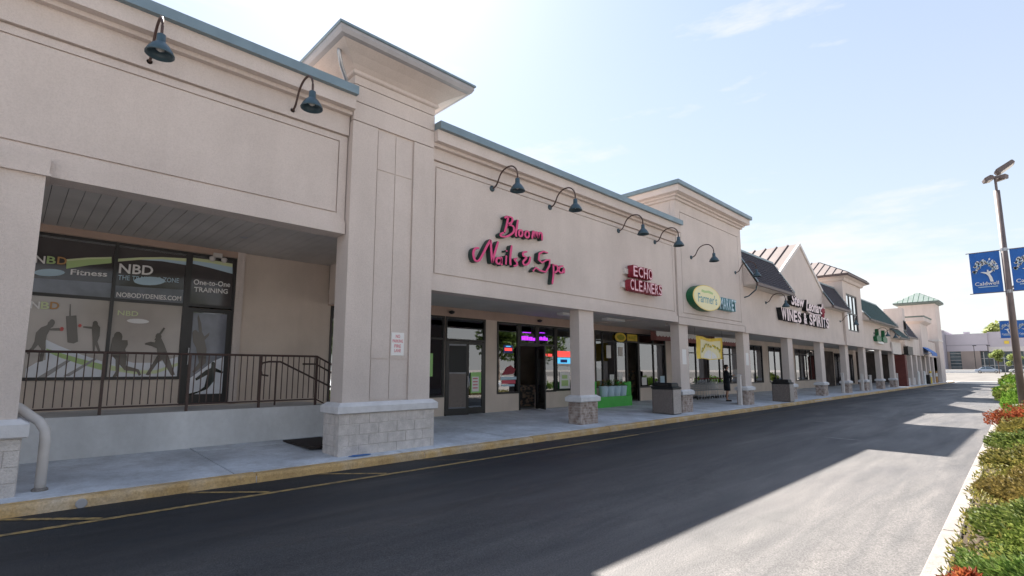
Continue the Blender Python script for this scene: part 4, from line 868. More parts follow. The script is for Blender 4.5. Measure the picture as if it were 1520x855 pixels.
# ------------------------------------------------------------------ shop signs
def ribbon(gg, pts, wdt, x0, x1):
    P = [Vector(p) for p in pts]; n = len(P); Ls = []; Rs = []
    for i in range(n):
        d = (P[min(i+1, n-1)]-P[max(i-1, 0)]).normalized(); q = Vector((-d.y, d.x))
        wv = wdt*(.62+.5*abs(d.y)) * (.75 if i in (0, n-1) else 1)
        Ls.append(P[i]+q*wv/2); Rs.append(P[i]-q*wv/2)
    vs = [(x, p.x, p.y) for x in (x0, x1) for pair in zip(Ls, Rs) for p in pair]; m2 = 2*n; fs = []
    for i in range(n-1):
        a = 2*i; fs += [(a, a+1, a+3, a+2), (m2+a, m2+a+2, m2+a+3, m2+a+1), (a, a+2, m2+a+2, m2+a), (a+1, m2+a+1, m2+a+3, a+3)]
    fs += [(0, m2, m2+1, 1), (m2-2, m2-1, 2*m2-1, 2*m2-2)]
    gg.add(vs, fs)
def dens(pts, k=4):
    """Catmull-Rom through the traced points"""
    P = [Vector(p) for p in pts]
    if len(P) < 3: return P
    out = []
    for i in range(len(P)-1):
        p0, p1, p2, p3 = P[max(i-1, 0)], P[i], P[i+1], P[min(i+2, len(P)-1)]
        for t in range(k):
            t /= k; out.append(.5*((2*p1)+(p2-p0)*t+(2*p0-5*p1+4*p2-p3)*t*t+(3*p1-p0-3*p2+p3)*t**3))
    return out+[P[-1]]
BLOOM=[
 ('B',[[(8.506,5.441),(8.619,5.499),(8.584,5.301),(8.507,5.072)],[(8.619,5.499),(8.765,5.496),(8.754,5.383),(8.601,5.291)],[(8.601,5.291),(8.801,5.287),(8.826,5.165),(8.719,5.06),(8.577,4.981),(8.41,4.951),(8.368,4.994),(8.479,5.062)]]),
 ('l',[[(8.973,5.487),(8.928,5.264),(8.892,5.077),(8.943,5.06)]]),
 ('o',[[(9.139,5.171),(9.13,5.127),(9.105,5.091),(9.071,5.073),(9.038,5.078),(9.014,5.105),(9.005,5.146),(9.014,5.19),(9.039,5.226),(9.072,5.244),(9.106,5.239),(9.13,5.213),(9.139,5.171)]]),
 ('o',[[(9.385,5.185),(9.375,5.139),(9.346,5.101),(9.308,5.082),(9.27,5.087),(9.243,5.114),(9.233,5.157),(9.243,5.203),(9.271,5.241),(9.309,5.26),(9.347,5.256),(9.375,5.228),(9.385,5.185)]]),
 ('m',[[(9.492,5.096),(9.533,5.282),(9.58,5.277),(9.602,5.149)],[(9.602,5.149),(9.651,5.29),(9.71,5.28),(9.721,5.157)],[(9.721,5.157),(9.786,5.302),(9.874,5.291),(9.88,5.119)]]),
 ('N',[[(7.686,4.539),(7.561,4.505),(7.509,4.376),(7.557,4.233),(7.667,4.23),(7.776,4.369),(7.935,4.643),(8.049,4.801)],[(8.049,4.801),(8.068,4.515),(8.102,4.246)],[(8.102,4.246),(8.194,4.536),(8.294,4.801)]]),
 ('a',[[(8.391,4.339),(8.38,4.299),(8.35,4.267),(8.31,4.251),(8.269,4.255),(8.24,4.279),(8.229,4.315),(8.239,4.354),(8.269,4.386),(8.309,4.403),(8.35,4.399),(8.38,4.375),(8.391,4.339)],[(8.405,4.438),(8.398,4.264),(8.439,4.257)]]),
 ('i',[[(8.567,4.494),(8.55,4.271)],[(8.577,4.629),(8.574,4.598)]]),
 ('l',[[(8.754,4.784),(8.701,4.463),(8.708,4.278)]]),
 ('s',[[(8.948,4.483),(8.847,4.439),(8.934,4.374),(8.926,4.302),(8.818,4.273)]]),
 ('&',[[(9.313,4.713),(9.174,4.675),(9.162,4.588),(9.282,4.553),(9.154,4.427),(9.217,4.352),(9.369,4.432),(9.427,4.602)]]),
 ('S',[[(10.109,4.81),(9.933,4.826),(9.764,4.737),(9.738,4.569),(9.869,4.506),(10.053,4.611),(10.185,4.631),(10.162,4.466),(10.008,4.278),(9.787,4.289),(9.63,4.344),(9.513,4.233)]]),
 ('p',[[(10.321,4.545),(10.329,4.265),(10.275,3.988)],[(10.32,4.511),(10.49,4.507),(10.487,4.376),(10.338,4.294)]]),
 ('a',[[(10.75,4.544),(10.606,4.509),(10.552,4.385),(10.68,4.34),(10.771,4.49),(10.776,4.347)]]),
]
sg = thing('shop_sign', 'pink script channel letters reading Bloom Nails & Spa', 'sign', (FX, 9, 4.8))
for ch, strokes in BLOOM:
    b_ = G(); f_ = G()
    for s in strokes:
        d = dens(s, 3 if len(s) < 12 else 1); ribbon(b_, d, .066, FX+.012, FX+.155); ribbon(f_, d, .058, FX+.156, FX+.168)
    lt = b_.obj('letter', 'dkgreen', sg, fixn=True); f_.obj('letter_face', 'pink', lt, fixn=True)
sg = thing('shop_sign', 'dark red block letters reading ECHO CLEANERS with pale outlines', 'sign', (FX, 15, 4.5))
def channel(sg, word, y0, z0, wd, ht, x0, x1, bodym, rimm, facem, rim=.02, space=.02, rimoff=.0):
    n = len(word); wts = [.45 if c in 'I' else .5 if c == ' ' else 1.3 if c in 'MW' else 1 for c in word]; tot = sum(wts); y = y0
    for c, wt in zip(word, wts):
        cw = wd*wt/tot
        if c != ' ':
            lt = text('letter', c, (x0+(x1-x0)/2, y, z0), cw-space, ht, bodym, sg, ext=(x1-x0), off=.05)
            if rimm: text('letter_rim', c, (x1+.004, y+rim, z0+rim), cw-space-2*rim, ht-2*rim, rimm, lt, off=rimoff)
            if facem: text('letter_face', c, (x1+.009, y+rim, z0+rim), cw-space-2*rim, ht-2*rim, facem, lt, off=.0)
        y += cw
channel(sg, 'ECHO', 14.05, 4.66, 1.22, .38, FX+.08, FX+.29, 'red', 'palepink', None, .02, .03); channel(sg, 'CLEANERS', 13.85, 4.20, 2.0, .38, FX+.08, FX+.29, 'red', 'palepink', None, .018, .02)
for a, b, z in ((13.9, 15.2, 4.76), (13.72, 15.75, 4.30)): B('raceway', 'offwhite', sg, FX+.002, FX+.10, a, b, z, z+.17)
sg = thing('shop_sign', 'cream oval sign with green side beside blue MARKET letters', 'sign', (-9.05, 20, 4.4))
ov = [(19.15+1.20*math.cos(t*math.pi/20), 4.45+.50*math.sin(t*math.pi/20)) for t in range(40)]
sc_ = lambda k: [(19.15+(p-19.15)*k, 4.45+(z-4.45)*k) for p, z in ov]
bd = G().prism(ov, 'x', -9.085, -8.82).obj('oval_cabinet', 'signgreen', sg); G().prism(sc_(.985), 'x', -8.82, -8.812).obj('oval_rim', 'yellowrim', sg); G().prism(sc_(.92), 'x', -8.812, -8.806).obj('oval_face', 'cream', sg)
text('lettering', "Farmer's", (-8.803, 18.36, 4.24), 1.62, .36, 'teal', sg, off=.01); G().prism([(18.65, 4.66), (18.9, 4.63), (19.2, 4.66), (19.6, 4.63), (19.66, 4.70), (19.3, 4.76), (18.95, 4.72), (18.7, 4.75)], 'x', -8.806, -8.802).obj('sprig_print', 'fgreen', sg)
channel(sg, 'MARKET', 20.40, 4.14, 1.62, .50, -9.085, -8.87, 'teal', 'bluewhite', None, .02, .03)
sg = thing('shop_sign', "white script over tall pink white letters reading WINES & SPIRITS", 'sign', (FX, 32, 4.7))
channel(sg, 'WINES & SPIRITS', 27.55, 4.20, 8.35, .62, FX+.02, FX+.25, 'black', 'pinkwhite', None, space=.10, rim=.0, rimoff=.03)
for word, y, z, wd, ht in (('Stew', 29.2, 5.10, 2.15, .62), ("Leonard's", 31.6, 4.98, 3.6, .66)):
    l_ = text('script_word', word, (FX+.13, y, z), wd, ht, 'black', sg, ext=.22, shear=.3, off=.035); text('script_face', word, (FX+.245, y, z), wd, ht, 'pinkwhite', l_, shear=.3, off=.03)
gr = G()
for i, (a, b) in enumerate(((0, 0), (.16, .02), (-.14, .04), (.05, -.14), (-.07, .14), (.14, .16), (.0, -.27))): gr.ico((FX+.2, 34.75+a*1.3, 5.12+b), .12, 1)
gr.obj('grape_cluster', 'red', sg, smooth=True)
G().tube([(FX+.18, 32.0, 4.95), (FX+.18, 33.2, 4.86), (FX+.18, 34.4, 4.92)], .05, 6).obj('script_underline', 'pinkwhite', sg)
sg = thing('shop_sign', 'small dark green peaked sign on the green roofed wing', 'sign', (FX, 50.5, 4.2))
for a in (48.9, 51.2): G().prism([(a, 3.95), (a+1.5, 3.95), (a+1.6, 4.3), (a+.9, 4.45), (a+.75, 4.95), (a+.6, 4.45), (a-.1, 4.3)], 'x', FX+.01, FX+.25).obj('emblem', 'signgreen', sg)
B('sign_bar', 'white', sg, FX+.01, FX+.2, 49.5, 51.6, 3.80, 3.98)
# market fascia sign in the shop front
sg = thing('shop_sign', 'small yellow oval and bar sign above the market door', 'sign', (SX, 19.8, 3.1))
G().prism([(19.35+.42*math.cos(t*.4), 3.13+.21*math.sin(t*.4)) for t in range(16)], 'x', SX+.027, SX+.06).obj('oval', 'ban_yellow', sg); G().prism([(19.35+.30*math.cos(t*.4), 3.13+.12*math.sin(t*.4)) for t in range(16)], 'x', SX+.06, SX+.064).obj('oval_print', 'ban_green', sg); B('bar', 'ban_yellow', sg, SX+.027, SX+.05, 19.9, 20.7, 3.0, 3.30); text('lettering', 'MARKET', (SX+.053, 19.98, 3.08), .64, .14, 'ban_green', sg, off=.02)

# ------------------------------------------------------------------ gooseneck lamps
def lamp(y, z, label, x=FX, far=False):
    t = thing('wall_lamp', label, 'lamp', (x, y, z), 'gooseneck lamps along the parapet')
    n = 6 if far else 10
    G().lathe((x, y, z), [(.075, 0), (.075, .025), (.04, .05)], n+2, 'x').obj('wall_plate', 'green_dark', t)
    pts = [(x+.03, y, z)]
    for u, v in ((.10, .01), (.17, .05), (.23, .14), (.29, .25), (.37, .33), (.48, .385), (.60, .40), (.72, .38), (.82, .31), (.885, .21), (.905, .10), (.905, .0)): pts.append((x+u, y, z+v))
    G().tube(dens([p for p in pts], 2) if not far else pts, .019, n).obj('arm', 'railing', t, smooth=True)
    prof = [(.026, 0), (.055, -.02), (.058, -.12), (.075, -.15), (.11, -.18), (.155, -.25), (.18, -.305), (.18, -.32), (.17, -.32), (.145, -.26), (.09, -.19)]
    G().lathe((x+.905, y, z+.03), prof, 10 if far else 20).obj('shade', 'green_dark', t, smooth=True)
    G().ico((x+.905, y, z-.19), .06, 1).obj('bulb', 'lampglass', t, smooth=True)
for y, z, lab in ((1.14, 6.37, 'dark gooseneck lamp on the left of the two above the railed porch'), (3.30, 6.38, 'dark gooseneck lamp just left of the square corner tower'), (8.22, 6.16, 'gooseneck lamp directly above the pink salon sign'),
                  (10.38, 6.17, 'gooseneck lamp right of and above the pink salon sign'), (13.7, 6.14, 'gooseneck lamp above the left end of the red cleaners sign'), (15.94, 6.16, 'gooseneck lamp above the right end of the red cleaners sign')): lamp(y, z, lab)
lamp(18.5, 6.0, 'gooseneck lamp above the cream oval sign', x=-9.09); lamp(22.6, 5.95, 'gooseneck lamp at the far edge of the tall parapet block', x=-9.09)
for y, z, lab in ((26.2, 4.95, 'gooseneck lamp under the first dark mansard'), (39.4, 4.9, 'gooseneck lamp under the second dark mansard by the window tower'), (49.2, 4.6, 'gooseneck lamp left of the two on the green roofed wing'), (52.2, 4.6, 'gooseneck lamp right of the two on the green roofed wing')): lamp(y, z, lab, far=True)
G().tube([(FX, 23.62, 4.95), (-8.95, 23.62, 5.0), (-8.62, 23.62, 5.25), (-8.56, 23.62, 5.5)], .03, 6).obj('eave_bracket', 'green_dark', V)

# ------------------------------------------------------------------ litter bins
def bin_(x, y, label):
    t = thing('litter_bin', label, 'bin', (x, y, wz(x)), 'square litter bins'); a, b = .40, .29; z = wz(x)
    G().box(x-a+.01, x+a-.01, y-b+.01, y+b-.01, z, z+.86).obj('core', 'frame', t)
    for sx, sy in ((1, 0), (-1, 0), (0, 1), (0, -1)):
        if sx: bevel(B('side_panel', 'bin_pale' if sx > 0 else 'bin', t, x+sx*a-.02, x+sx*a+.02, y-b+.025, y+b-.025, z+.02, z+.84), .008, 1)
        else: bevel(B('side_panel', 'bin', t, x-a+.025, x+a-.025, y+sy*b-.02, y+sy*b+.02, z+.02, z+.84), .008, 1)
    l = G().loft([ring(x-a+q, x+a-q, y-b+q, y+b-q, z+h) for q, h in ((-.02, .86), (-.02, .91), (.05, .95), (.06, 1.04), (.09, 1.07))]).obj('lid', 'black', t); smooth_by_angle(l, 25)
    B('opening', 'frame', t, x-.2, x+.2, y-b+.035, y-b+.055, z+.96, z+1.03)
bin_(-9.36, 16.74, 'square aggregate litter bin with black lid at the second round column'.replace('round ', 'brown based ')); bin_(-9.0, 27.35, 'square aggregate litter bin farther along before the wine shop')

# ------------------------------------------------------------------ produce stand of green crates and pots
st = thing('produce_stand', 'bright green produce stand outside the market door', 'stand', (-12.3, 17.6, .25))
zb = .24
B('front_board', 'crate', st, -11.95, -11.9, 16.1, 18.5, zb, zb+.42); B('shelf', 'crate_dark', st, -12.75, -11.95, 16.1, 18.5, zb+.36, zb+.40); B('side_board', 'crate', st, -12.75, -11.95, 16.08, 16.13, zb, zb+.98); B('side_board', 'crate_dark', st, -12.8, -12.0, 18.5, 18.56, zb, zb+.42)
B('back_board', 'crate', st, -12.36, -12.30, 16.14, 16.62, zb, zb+1.0); B('back_board', 'crate', st, -12.80, -12.74, 18.75, 19.75, zb-.02, zb+.95); B('base', 'crate_dark', st, -12.7, -12.1, 16.3, 18.3, zb, zb+.1)
for i, (y, lab) in enumerate(((16.88, 'white flower bucket at the left end of the green stand'), (17.32, 'white flower bucket second from left on the green stand'), (17.75, 'white flower bucket third from left on the green stand'), (18.18, 'white flower bucket at the right end of the green stand'))):
    t = thing('flower_bucket', lab, 'bucket', (-12.15, y, zb+.4), 'white buckets on the green stand')
    G().lathe((-12.15, y, zb+.40), [(.15, 0), (.19, .38), (.20, .39), (.20, .42), (.18, .42), (.14, .03)], 14).obj('bucket', 'bluewhite', t, smooth=False)
    random.seed(40+i); lf = G(); 
    for k in range(60):
        a = random.uniform(0, 6.28); rr = random.uniform(0, .2); h = random.uniform(.36, .66); c = Vector((-12.15+rr*math.cos(a), y+rr*math.sin(a), zb+.4+h)); d = Vector((random.uniform(-1, 1), random.uniform(-1, 1), random.uniform(0, 1))).normalized()*.06; q = d.cross(Vector((random.random(), random.random(), .3))).normalized()*.025
        lf.add([c-d, c+q, c+d, c-q], [(0, 1, 2, 3)])
    lf.obj('flowers', MLEAF['potted'], t)

# ------------------------------------------------------------------ yellow banner hung under the arcade
bn = thing('hanging_banner', 'yellow bordered cloth banner hanging under the arcade of the market', 'banner', (-9.95, 21.6, 3.1))
N1, N2 = 12, 8; g = G(); vs = []
def bpt(u, v): return (-9.95+.05*math.sin(u*9)+.03*math.sin(u*17+1)*v, 20.35+2.5*u+.03*math.sin(v*6), 3.10-.95*v-.05*math.sin(u*math.pi)*(1-v)*.8+.02*math.sin(u*9))
for j in range(N2+1):
    for i in range(N1+1): vs.append(bpt(i/N1, j/N2))
g.add(vs, [(j*(N1+1)+i, j*(N1+1)+i+1, (j+1)*(N1+1)+i+1, (j+1)*(N1+1)+i) for j in range(N2) for i in range(N1)])
bo = g.obj('cloth', 'ban_yellow', bn, smooth=True)
def printed(name, uv, m, dx=.006):
    pts = [Vector(bpt(u, v))+Vector((dx, 0, 0)) for u, v in uv]; c = sum(pts, Vector())/len(pts); c.x = max(p.x for p in pts); gg = G().add([c]+pts, [(0, i+1, (i+1) % len(pts)+1) for i in range(len(pts))]); return gg.obj(name, m, bo)
def grid_print(name, u0, u1, v0, v1, m, dx):
    gg = G(); n = 10; vs = [Vector(bpt(u0+(u1-u0)*i/n, v0+(v1-v0)*j/n))+Vector((dx, 0, 0)) for j in range(n+1) for i in range(n+1)]; gg.add(vs, [(j*(n+1)+i, j*(n+1)+i+1, (j+1)*(n+1)+i+1, (j+1)*(n+1)+i) for j in range(n) for i in range(n)]); gg.obj(name, m, bo)
grid_print('banner_field', .12, .88, .14, .97, 'ban_cream', .004)
def fanp(name, fn, m, dx, n=14):
    gg = G(); vs = []
    for i in range(n+1):
        t = i/n; (u, v0, v1) = fn(t)
        for k in range(6): vs.append(Vector(bpt(u, v0+(v1-v0)*k/5))+Vector((dx, 0, 0)))
    gg.add(vs, [(i*6+k, i*6+k+1, (i+1)*6+k+1, (i+1)*6+k) for i in range(n) for k in range(5)]); gg.obj(name, m, bo)
fanp('dome_print', lambda t: (.25+.5*t, .95-.40*math.sin(math.pi*t)**.6, .96), 'white', .009)
random.seed(11)
for i in range(26):
    a = math.pi*(.08+.84*i/25); r1 = random.uniform(.36, .46); u, v = .5+.9*r1*math.cos(a)*.95, .80-r1*1.15*math.sin(a)
    fanp('floral_print', lambda t, u=u, v=v: (u-.03+.06*t, v-.05*math.sin(math.pi*t), v+.05*math.sin(math.pi*t)), 'ban_green' if i % 3 else 'ban_yellow', .010+.0006*i, 4)
G().tube([(-9.95, 20.3, 3.11), (-9.95, 20.3, 3.6)], .006, 4).obj('cord', 'frame', bn); G().tube([(-9.95, 22.9, 3.11), (-9.95, 22.9, 3.6)], .006, 4).obj('cord', 'frame', bn)

# ------------------------------------------------------------------ small scalloped awnings over the market windows
def awning(y0, y1, label):
    t = thing('window_awning', label, 'awning', (SX, (y0+y1)/2, 3.2), 'scalloped awnings over the market windows'); n = int((y1-y0)/.28)
    body = G(); sc = G(); x0, x1 = -12.28, -12.0
    body.add([(x0, y0, 3.46), (x1, y0, 3.30), (x1, y1, 3.30), (x0, y1, 3.46), (x1, y0, 3.02), (x1, y1, 3.02), (x0, y0, 3.02), (x0, y1, 3.02)], [(0, 1, 2, 3), (1, 4, 5, 2), (0, 6, 4, 1), (3, 2, 5, 7)]); body.obj('valance', 'awnred', t)
    for i in range(n):
        a = y0+(y1-y0)*i/n; b = y0+(y1-y0)*(i+1)/n; P = [(a, 3.44), (b, 3.44)] + [((a+b)/2+(b-a)/2*math.cos(q*math.pi/6), 3.30-.10*math.sin(q*math.pi/6)) for q in range(7)]
        G().prism(P, 'x', x1+.002, x1+.016).obj('scallop', 'white', t)
awning(20.75, 24.6, 'short faded red awning with white scallops behind the second column'); awning(26.7, 29.6, 'short faded red awning with white scallops behind the standing person')

# ------------------------------------------------------------------ nested shopping carts
def cart():
    t = thing('shopping_cart', 'wire shopping cart in the nested row under the market windows', 'cart', (0, 0, 0), 'nested shopping carts')
    bk = G()
    def pt(u, s, h): return (s*(.24+.06*u), u*.85, .42+h*(.30+.12*u))     # u from nose to handle
    for k in range(9):
        u = k/8
        for s in (-1, 1): bk.tube([pt(u, s, 0), pt(u, s, 1)], .004, 4)
        bk.tube([pt(u, -1, 0), pt(u, 1, 0)], .004, 4)
    for h in (0, .33, .66, 1):
        bk.tube([pt(1, -1, h), pt(0, -1, h), pt(0, 1, h), pt(1, 1, h)], .006 if h in (0, 1) else .004, 4)
    for k in range(1, 6): bk.tube([(-.24+.08*k, 0, .42), (-.24+.08*k, 0, .72)], .004, 4)
    bk.obj('basket', 'metal', t)
    G().tube([(-.25, .05, .14), (-.28, .9, .16), (-.30, .92, .55), (-.30, .98, .98), (.30, .98, .98), (.30, .92, .55), (.28, .9, .16), (.25, .05, .14)], .012, 6).obj('frame', 'metal', t)
    G().tube([(-.25, .98, .985), (.25, .98, .985)], .018, 8).obj('handle', 'red', t)
    for x, y in ((-.24, .06), (.24, .06), (-.27, .88), (.27, .88)): G().lathe((x-.015, y, .065), [(.062, 0), (.065, .004), (.065, .026), (.062, .03)], 10, 'x').obj('wheel', 'black', t)
    return t
c0 = cart(); z = wz(-12.2)
c0.location = (-12.0, 23.9, z)
c0['label'] = 'wire shopping cart at the near end of the nested row'
for i in range(1, 8):
    c = copy_tree(c0); c.location = (-12.0+random.uniform(-.02, .02), 23.9+.30*i + (0 if i < 5 else .5), z)
    c['label'] = 'wire shopping cart, %s from the near end of the nested row' % ('second third fourth fifth sixth seventh'.split()[i-1]) if i < 7 else 'wire shopping cart at the far end of the nested row'

# ------------------------------------------------------------------ bollards
def bollard(x, y, h, label, m='offwhite', sq=True, cap=None):
    t = thing('bollard', label, 'bollard', (x, y, wz(x)), 'bollards along the walk'); z = wz(x)-.02
    if sq: bevel(B('post', m, t, x-.075, x+.075, y-.075, y+.075, z, z+h), .01, 1); G().loft([ring(x-.09+q, x+.09-q, y-.09+q, y+.09-q, z+h+k) for q, k in ((0, .001), (0, .03), (.06, .06))]).obj('post_cap', m, t)
    else: G().lathe((x, y, z), [(.11, 0), (.11, h-.04), (.08, h), (.02, h+.02)], 12).obj('post', m, t, smooth=False); G().lathe((x, y, z+h*.55), [(.113, 0), (.113, h*.3)], 12).obj('sleeve_band', cap or 'white', t)
bollard(-9.35, 23.05, 1.28, 'pale square bollard in front of the third brown based column'); bollard(-9.3, 39.6, 1.3, 'pale square bollard before the window tower column'); bollard(-9.25, 44.6, 1.2, 'pale square bollard just beyond the window tower'); bollard(-9.3, 47.4, 1.1, 'short pale bollard under the green roofed wing'); bollard(-9.2, 57.2, 1.2, 'pale bollard under the cream panel')
for y, m, lab in ((66.5, 'white', 'white bollard first in the far arcade'), (70.3, 'white', 'white bollard second in the far arcade'), (74.6, 'ban_yellow', 'yellow and white bollard near the far tower'), (79.2, 'forange', 'orange and white bollard at the far tower')): bollard(-8.9, y, 1.4, lab, m, False)
tag(B('dark_bin', 'black', None, -9.3, -8.7, 72.2, 72.9, .12, 1.15), 'black bin standing between the far bollards', 'bin'); bevel(bpy.data.objects['dark_bin'], .06, 2)

# ------------------------------------------------------------------ standing person
def person(loc, rz):
    t = thing('person', 'person in dark coat and skirt holding a white sheet by the carts', 'person', loc)
    V_ = []; E_ = []; Rr = []
    def P(p, r, par=None):
        V_.append(p); Rr.append(r); i = len(V_)-1
        if par is not None: E_.append((par, i))
        return i
    # faces +Y locally; x right
    pel = P((0, 0, .92), (.145, .11)); wa = P((0, .0, 1.06), (.12, .09), pel); ch = P((0, .0, 1.26), (.145, .10), wa); nk0 = P((0, -.01, 1.42), (.07, .06), ch); nk = P((0, .01, 1.48), (.05, .05), nk0)
    h1 = P((0, .03, 1.545), (.06, .072), nk); h2 = P((0, .03, 1.62), (.074, .092), h1); h3 = P((0, .02, 1.69), (.055, .07), h2)
    ns_ = P((0, .125, 1.59), (.012, .012), h2)
    for s in (-1, 1):
        ear = P((s*.08, .015, 1.60), (.012, .02), h2)
        hp = P((s*.085, 0, .86), (.085, .085), pel); kn = P((s*.085, .02, .48), (.056, .058), hp); ca = P((s*.085, -.01, .34), (.052, .056), kn); an = P((s*.085, -.02, .09), (.033, .036), ca); ft = P((s*.09, .05, .045), (.036, .03), an); P((s*.095, .14, .03), (.034, .02), ft)
        sh = P((s*.165, 0, 1.38), (.062, .06), ch); el = P((s*.20, .05, 1.12), (.042, .042), sh); wr = P((s*.09, .27, 1.20), (.028, .026), el); pm_ = P((s*.075, .33, 1.22), (.034, .016), wr)
        for k, (dx, dz, L) in enumerate(((-.024, .018, .055), (-.010, .024, .065), (.006, .022, .06), (.020, .015, .05))):
            f1 = P((s*.075-s*dx, .36, 1.22+dz), (.009, .009), pm_); P((s*.06-s*dx, .36+L*.5, 1.225+dz*1.3), (.008, .008), f1)
        th = P((s*.05, .335, 1.245), (.010, .010), pm_); P((s*.035, .365, 1.26), (.009, .009), th)
    me = bpy.data.meshes.new('body'); me.from_pydata(V_, E_, []); ob = bpy.data.objects.new('body', me); col.objects.link(ob)
    sk = ob.modifiers.new('skin', 'SKIN'); sk.use_smooth_shade = True; sb = ob.modifiers.new('sub', 'SUBSURF'); sb.levels = sb.render_levels = 2
    for i, r in enumerate(Rr): me.skin_vertices[0].data[i].radius = r
    me.skin_vertices[0].data[0].use_root = True
    dg = bpy.context.evaluated_depsgraph_get(); me2 = bpy.data.meshes.new_from_object(ob.evaluated_get(dg)); bpy.data.objects.remove(ob)
    me2.materials.clear(); me2.materials.append(M['skin']); me2.name = 'body'; body = bpy.data.objects.new('body', me2); col.objects.link(body); body.parent = t
    def part(name, rings, m, cap=True):
        gg = G().loft(rings, cap); me = gg.mesh(name, m, smooth=True); o = bpy.data.objects.new(name, me); col.objects.link(o); o.parent = t; return o
    def el_(z, rx, ry, cx=0, cy=0, n=18): return [(cx+rx*math.cos(a*2*math.pi/n), cy+ry*math.sin(a*2*math.pi/n), z) for a in range(n)]
    part('coat', [el_(.86, .185, .15), el_(.95, .18, .145), el_(1.06, .150, .120), el_(1.2, .175, .13), el_(1.33, .195, .125), el_(1.40, .165, .10), el_(1.45, .075, .065), el_(1.465, .06, .06, 0, .005)], 'navy')
    part('skirt', [el_(.50, .165, .14, 0, .01), el_(.7, .178, .148), el_(.93, .165, .135), el_(.95, .15, .12)], 'navy')
    for s in (-1, 1):
        gg = G().tube([(s*.155, 0, 1.385), (s*.175, .01, 1.33), (s*.205, .05, 1.12), (s*.19, .10, 1.125), (s*.105, .25, 1.19)], [.075, .074, .062, .058, .044], 12); o = bpy.data.objects.new('sleeve', gg.mesh('sleeve', 'navy', smooth=True)); col.objects.link(o); o.parent = t
        gg = G().loft([[(s*.09+u*.048, v, z) for u, v in ((-1, -.07), (1, -.07), (1.05, .06), (.6, .17), (-.6, .17), (-1.05, .06))] for z in (.0, .03, .065)]); o = bpy.data.objects.new('shoe', gg.mesh('shoe', 'black')); col.objects.link(o); o.parent = t
    part('hair', [el_(1.53, .075, .05, 0, -.045), el_(1.58, .088, .075, 0, -.02), el_(1.645, .09, .095, 0, .005), el_(1.70, .078, .088, 0, .012), el_(1.735, .04, .05, 0, .01)], 'hair')
    for s in (-1, 1): G2 = G().ico((s*.03, .113, 1.625), .009, 1); o = bpy.data.objects.new('eye', G2.mesh('eye', 'black')); col.objects.link(o); o.parent = t
    o = bpy.data.objects.new('mouth', G().box(-.022, .022, .106, .112, 1.565, 1.572).mesh('mouth', 'redtext')); col.objects.link(o); o.parent = t
    t.rotation_euler = (0, 0, rz)
    return t
person((-10.62, 24.7, wz(-10.62)), R(-62))
pz = wz(-10.62); dirv = Vector((math.sin(R(62)), math.cos(R(62)), 0)); pc = Vector((-10.62, 24.7, pz)) + dirv*.40
rgt = Vector((math.cos(R(62)), -math.sin(R(62)), 0))
rgt = (dirv*.78+rgt*.62).normalized()
P4 = [pc-rgt*.13+Vector((0, 0, 1.16)), pc+rgt*.13+Vector((0, 0, 1.16)), pc+rgt*.13+Vector((.02, -.05, 0))+Vector((0, 0, 1.50)), pc-rgt*.13+Vector((.02, -.05, 0))+Vector((0, 0, 1.50))]
tag(G().hexa([p-Vector((.001, -.002, 0)) for p in P4]+[p+Vector((.001, -.002, 0)) for p in P4]).obj('paper_sheet', 'paper', fixn=True), 'white paper sheet held up by the standing person', 'paper')

# ------------------------------------------------------------------ lamp posts with blue banners in the planting bed
def lamppost(x, y, label, h=7.95):
    t = thing('lamp_post', label, 'lamp post', (x, y, .1), 'lamp posts in the planting bed')
    G().lathe((x, y, 0), [(.28, .0), (.28, .55), (.25, .6)], 18).obj('footing', 'gutter', t); G().lathe((x, y, .58), [(.15, 0), (.15, .03), (.09, .06)], 12).obj('base_plate', 'pole', t)
    G().tube([(x, y, .6), (x, y, h-.35)], [.098, .080], 14).obj('pole', 'pole', t, smooth=True); G().tube([(x, y, h-.37), (x, y, h+.15)], .035, 10).obj('tenon', 'pole', t)
    def head(c, ax, tilt, L, nm):
        a = Vector((math.cos(ax), math.sin(ax), 0)); d = (a*math.cos(tilt)+Vector((0, 0, math.sin(tilt)))).normalized(); s = Vector((-math.sin(ax), math.cos(ax), 0)); u = d.cross(s)*-1
        if u.z < 0: u = -u
        def rr(k, w_, t0, t1): return [c+d*k-s*w_+u*t0, c+d*k+s*w_+u*t0, c+d*k+s*w_+u*t1, c+d*k-s*w_+u*t1]
        hd = G().loft([rr(0, .10, -.05, .06), rr(.08, .17, -.07, .09), rr(L, .17, -.05, .07), rr(L+.03, .15, -.04, .05)]).obj(nm, 'pole', t, fixn=True)
        G().loft([rr(.1, .15, -.085, -.07), rr(L-.03, .15, -.068, -.055)]).obj('lens', 'lampglass', hd, fixn=True)
    head(Vector((x-.04, y, h+.12)), math.pi*1.08, -.35, .24, 'floodlight'); head(Vector((x+.02, y, h+.22)), .1, .58, .52, 'floodlight'); head(Vector((x+.06, y+.05, h+.10)), .9, -.15, .2, 'floodlight')
    B('cross_arm', 'pole', t, x-.12, x+.14, y-.03, y+.03, h+.06, h+.14)
    for zc in (4.22, 5.60):
        G().tube([(x-.95, y, zc), (x+.95, y, zc)], .014, 6).obj('banner_arm', 'pole', t); G().lathe((x, y, zc-.05), [(.09, 0), (.09, .1)], 12).obj('arm_clamp', 'metal', t)
    return t
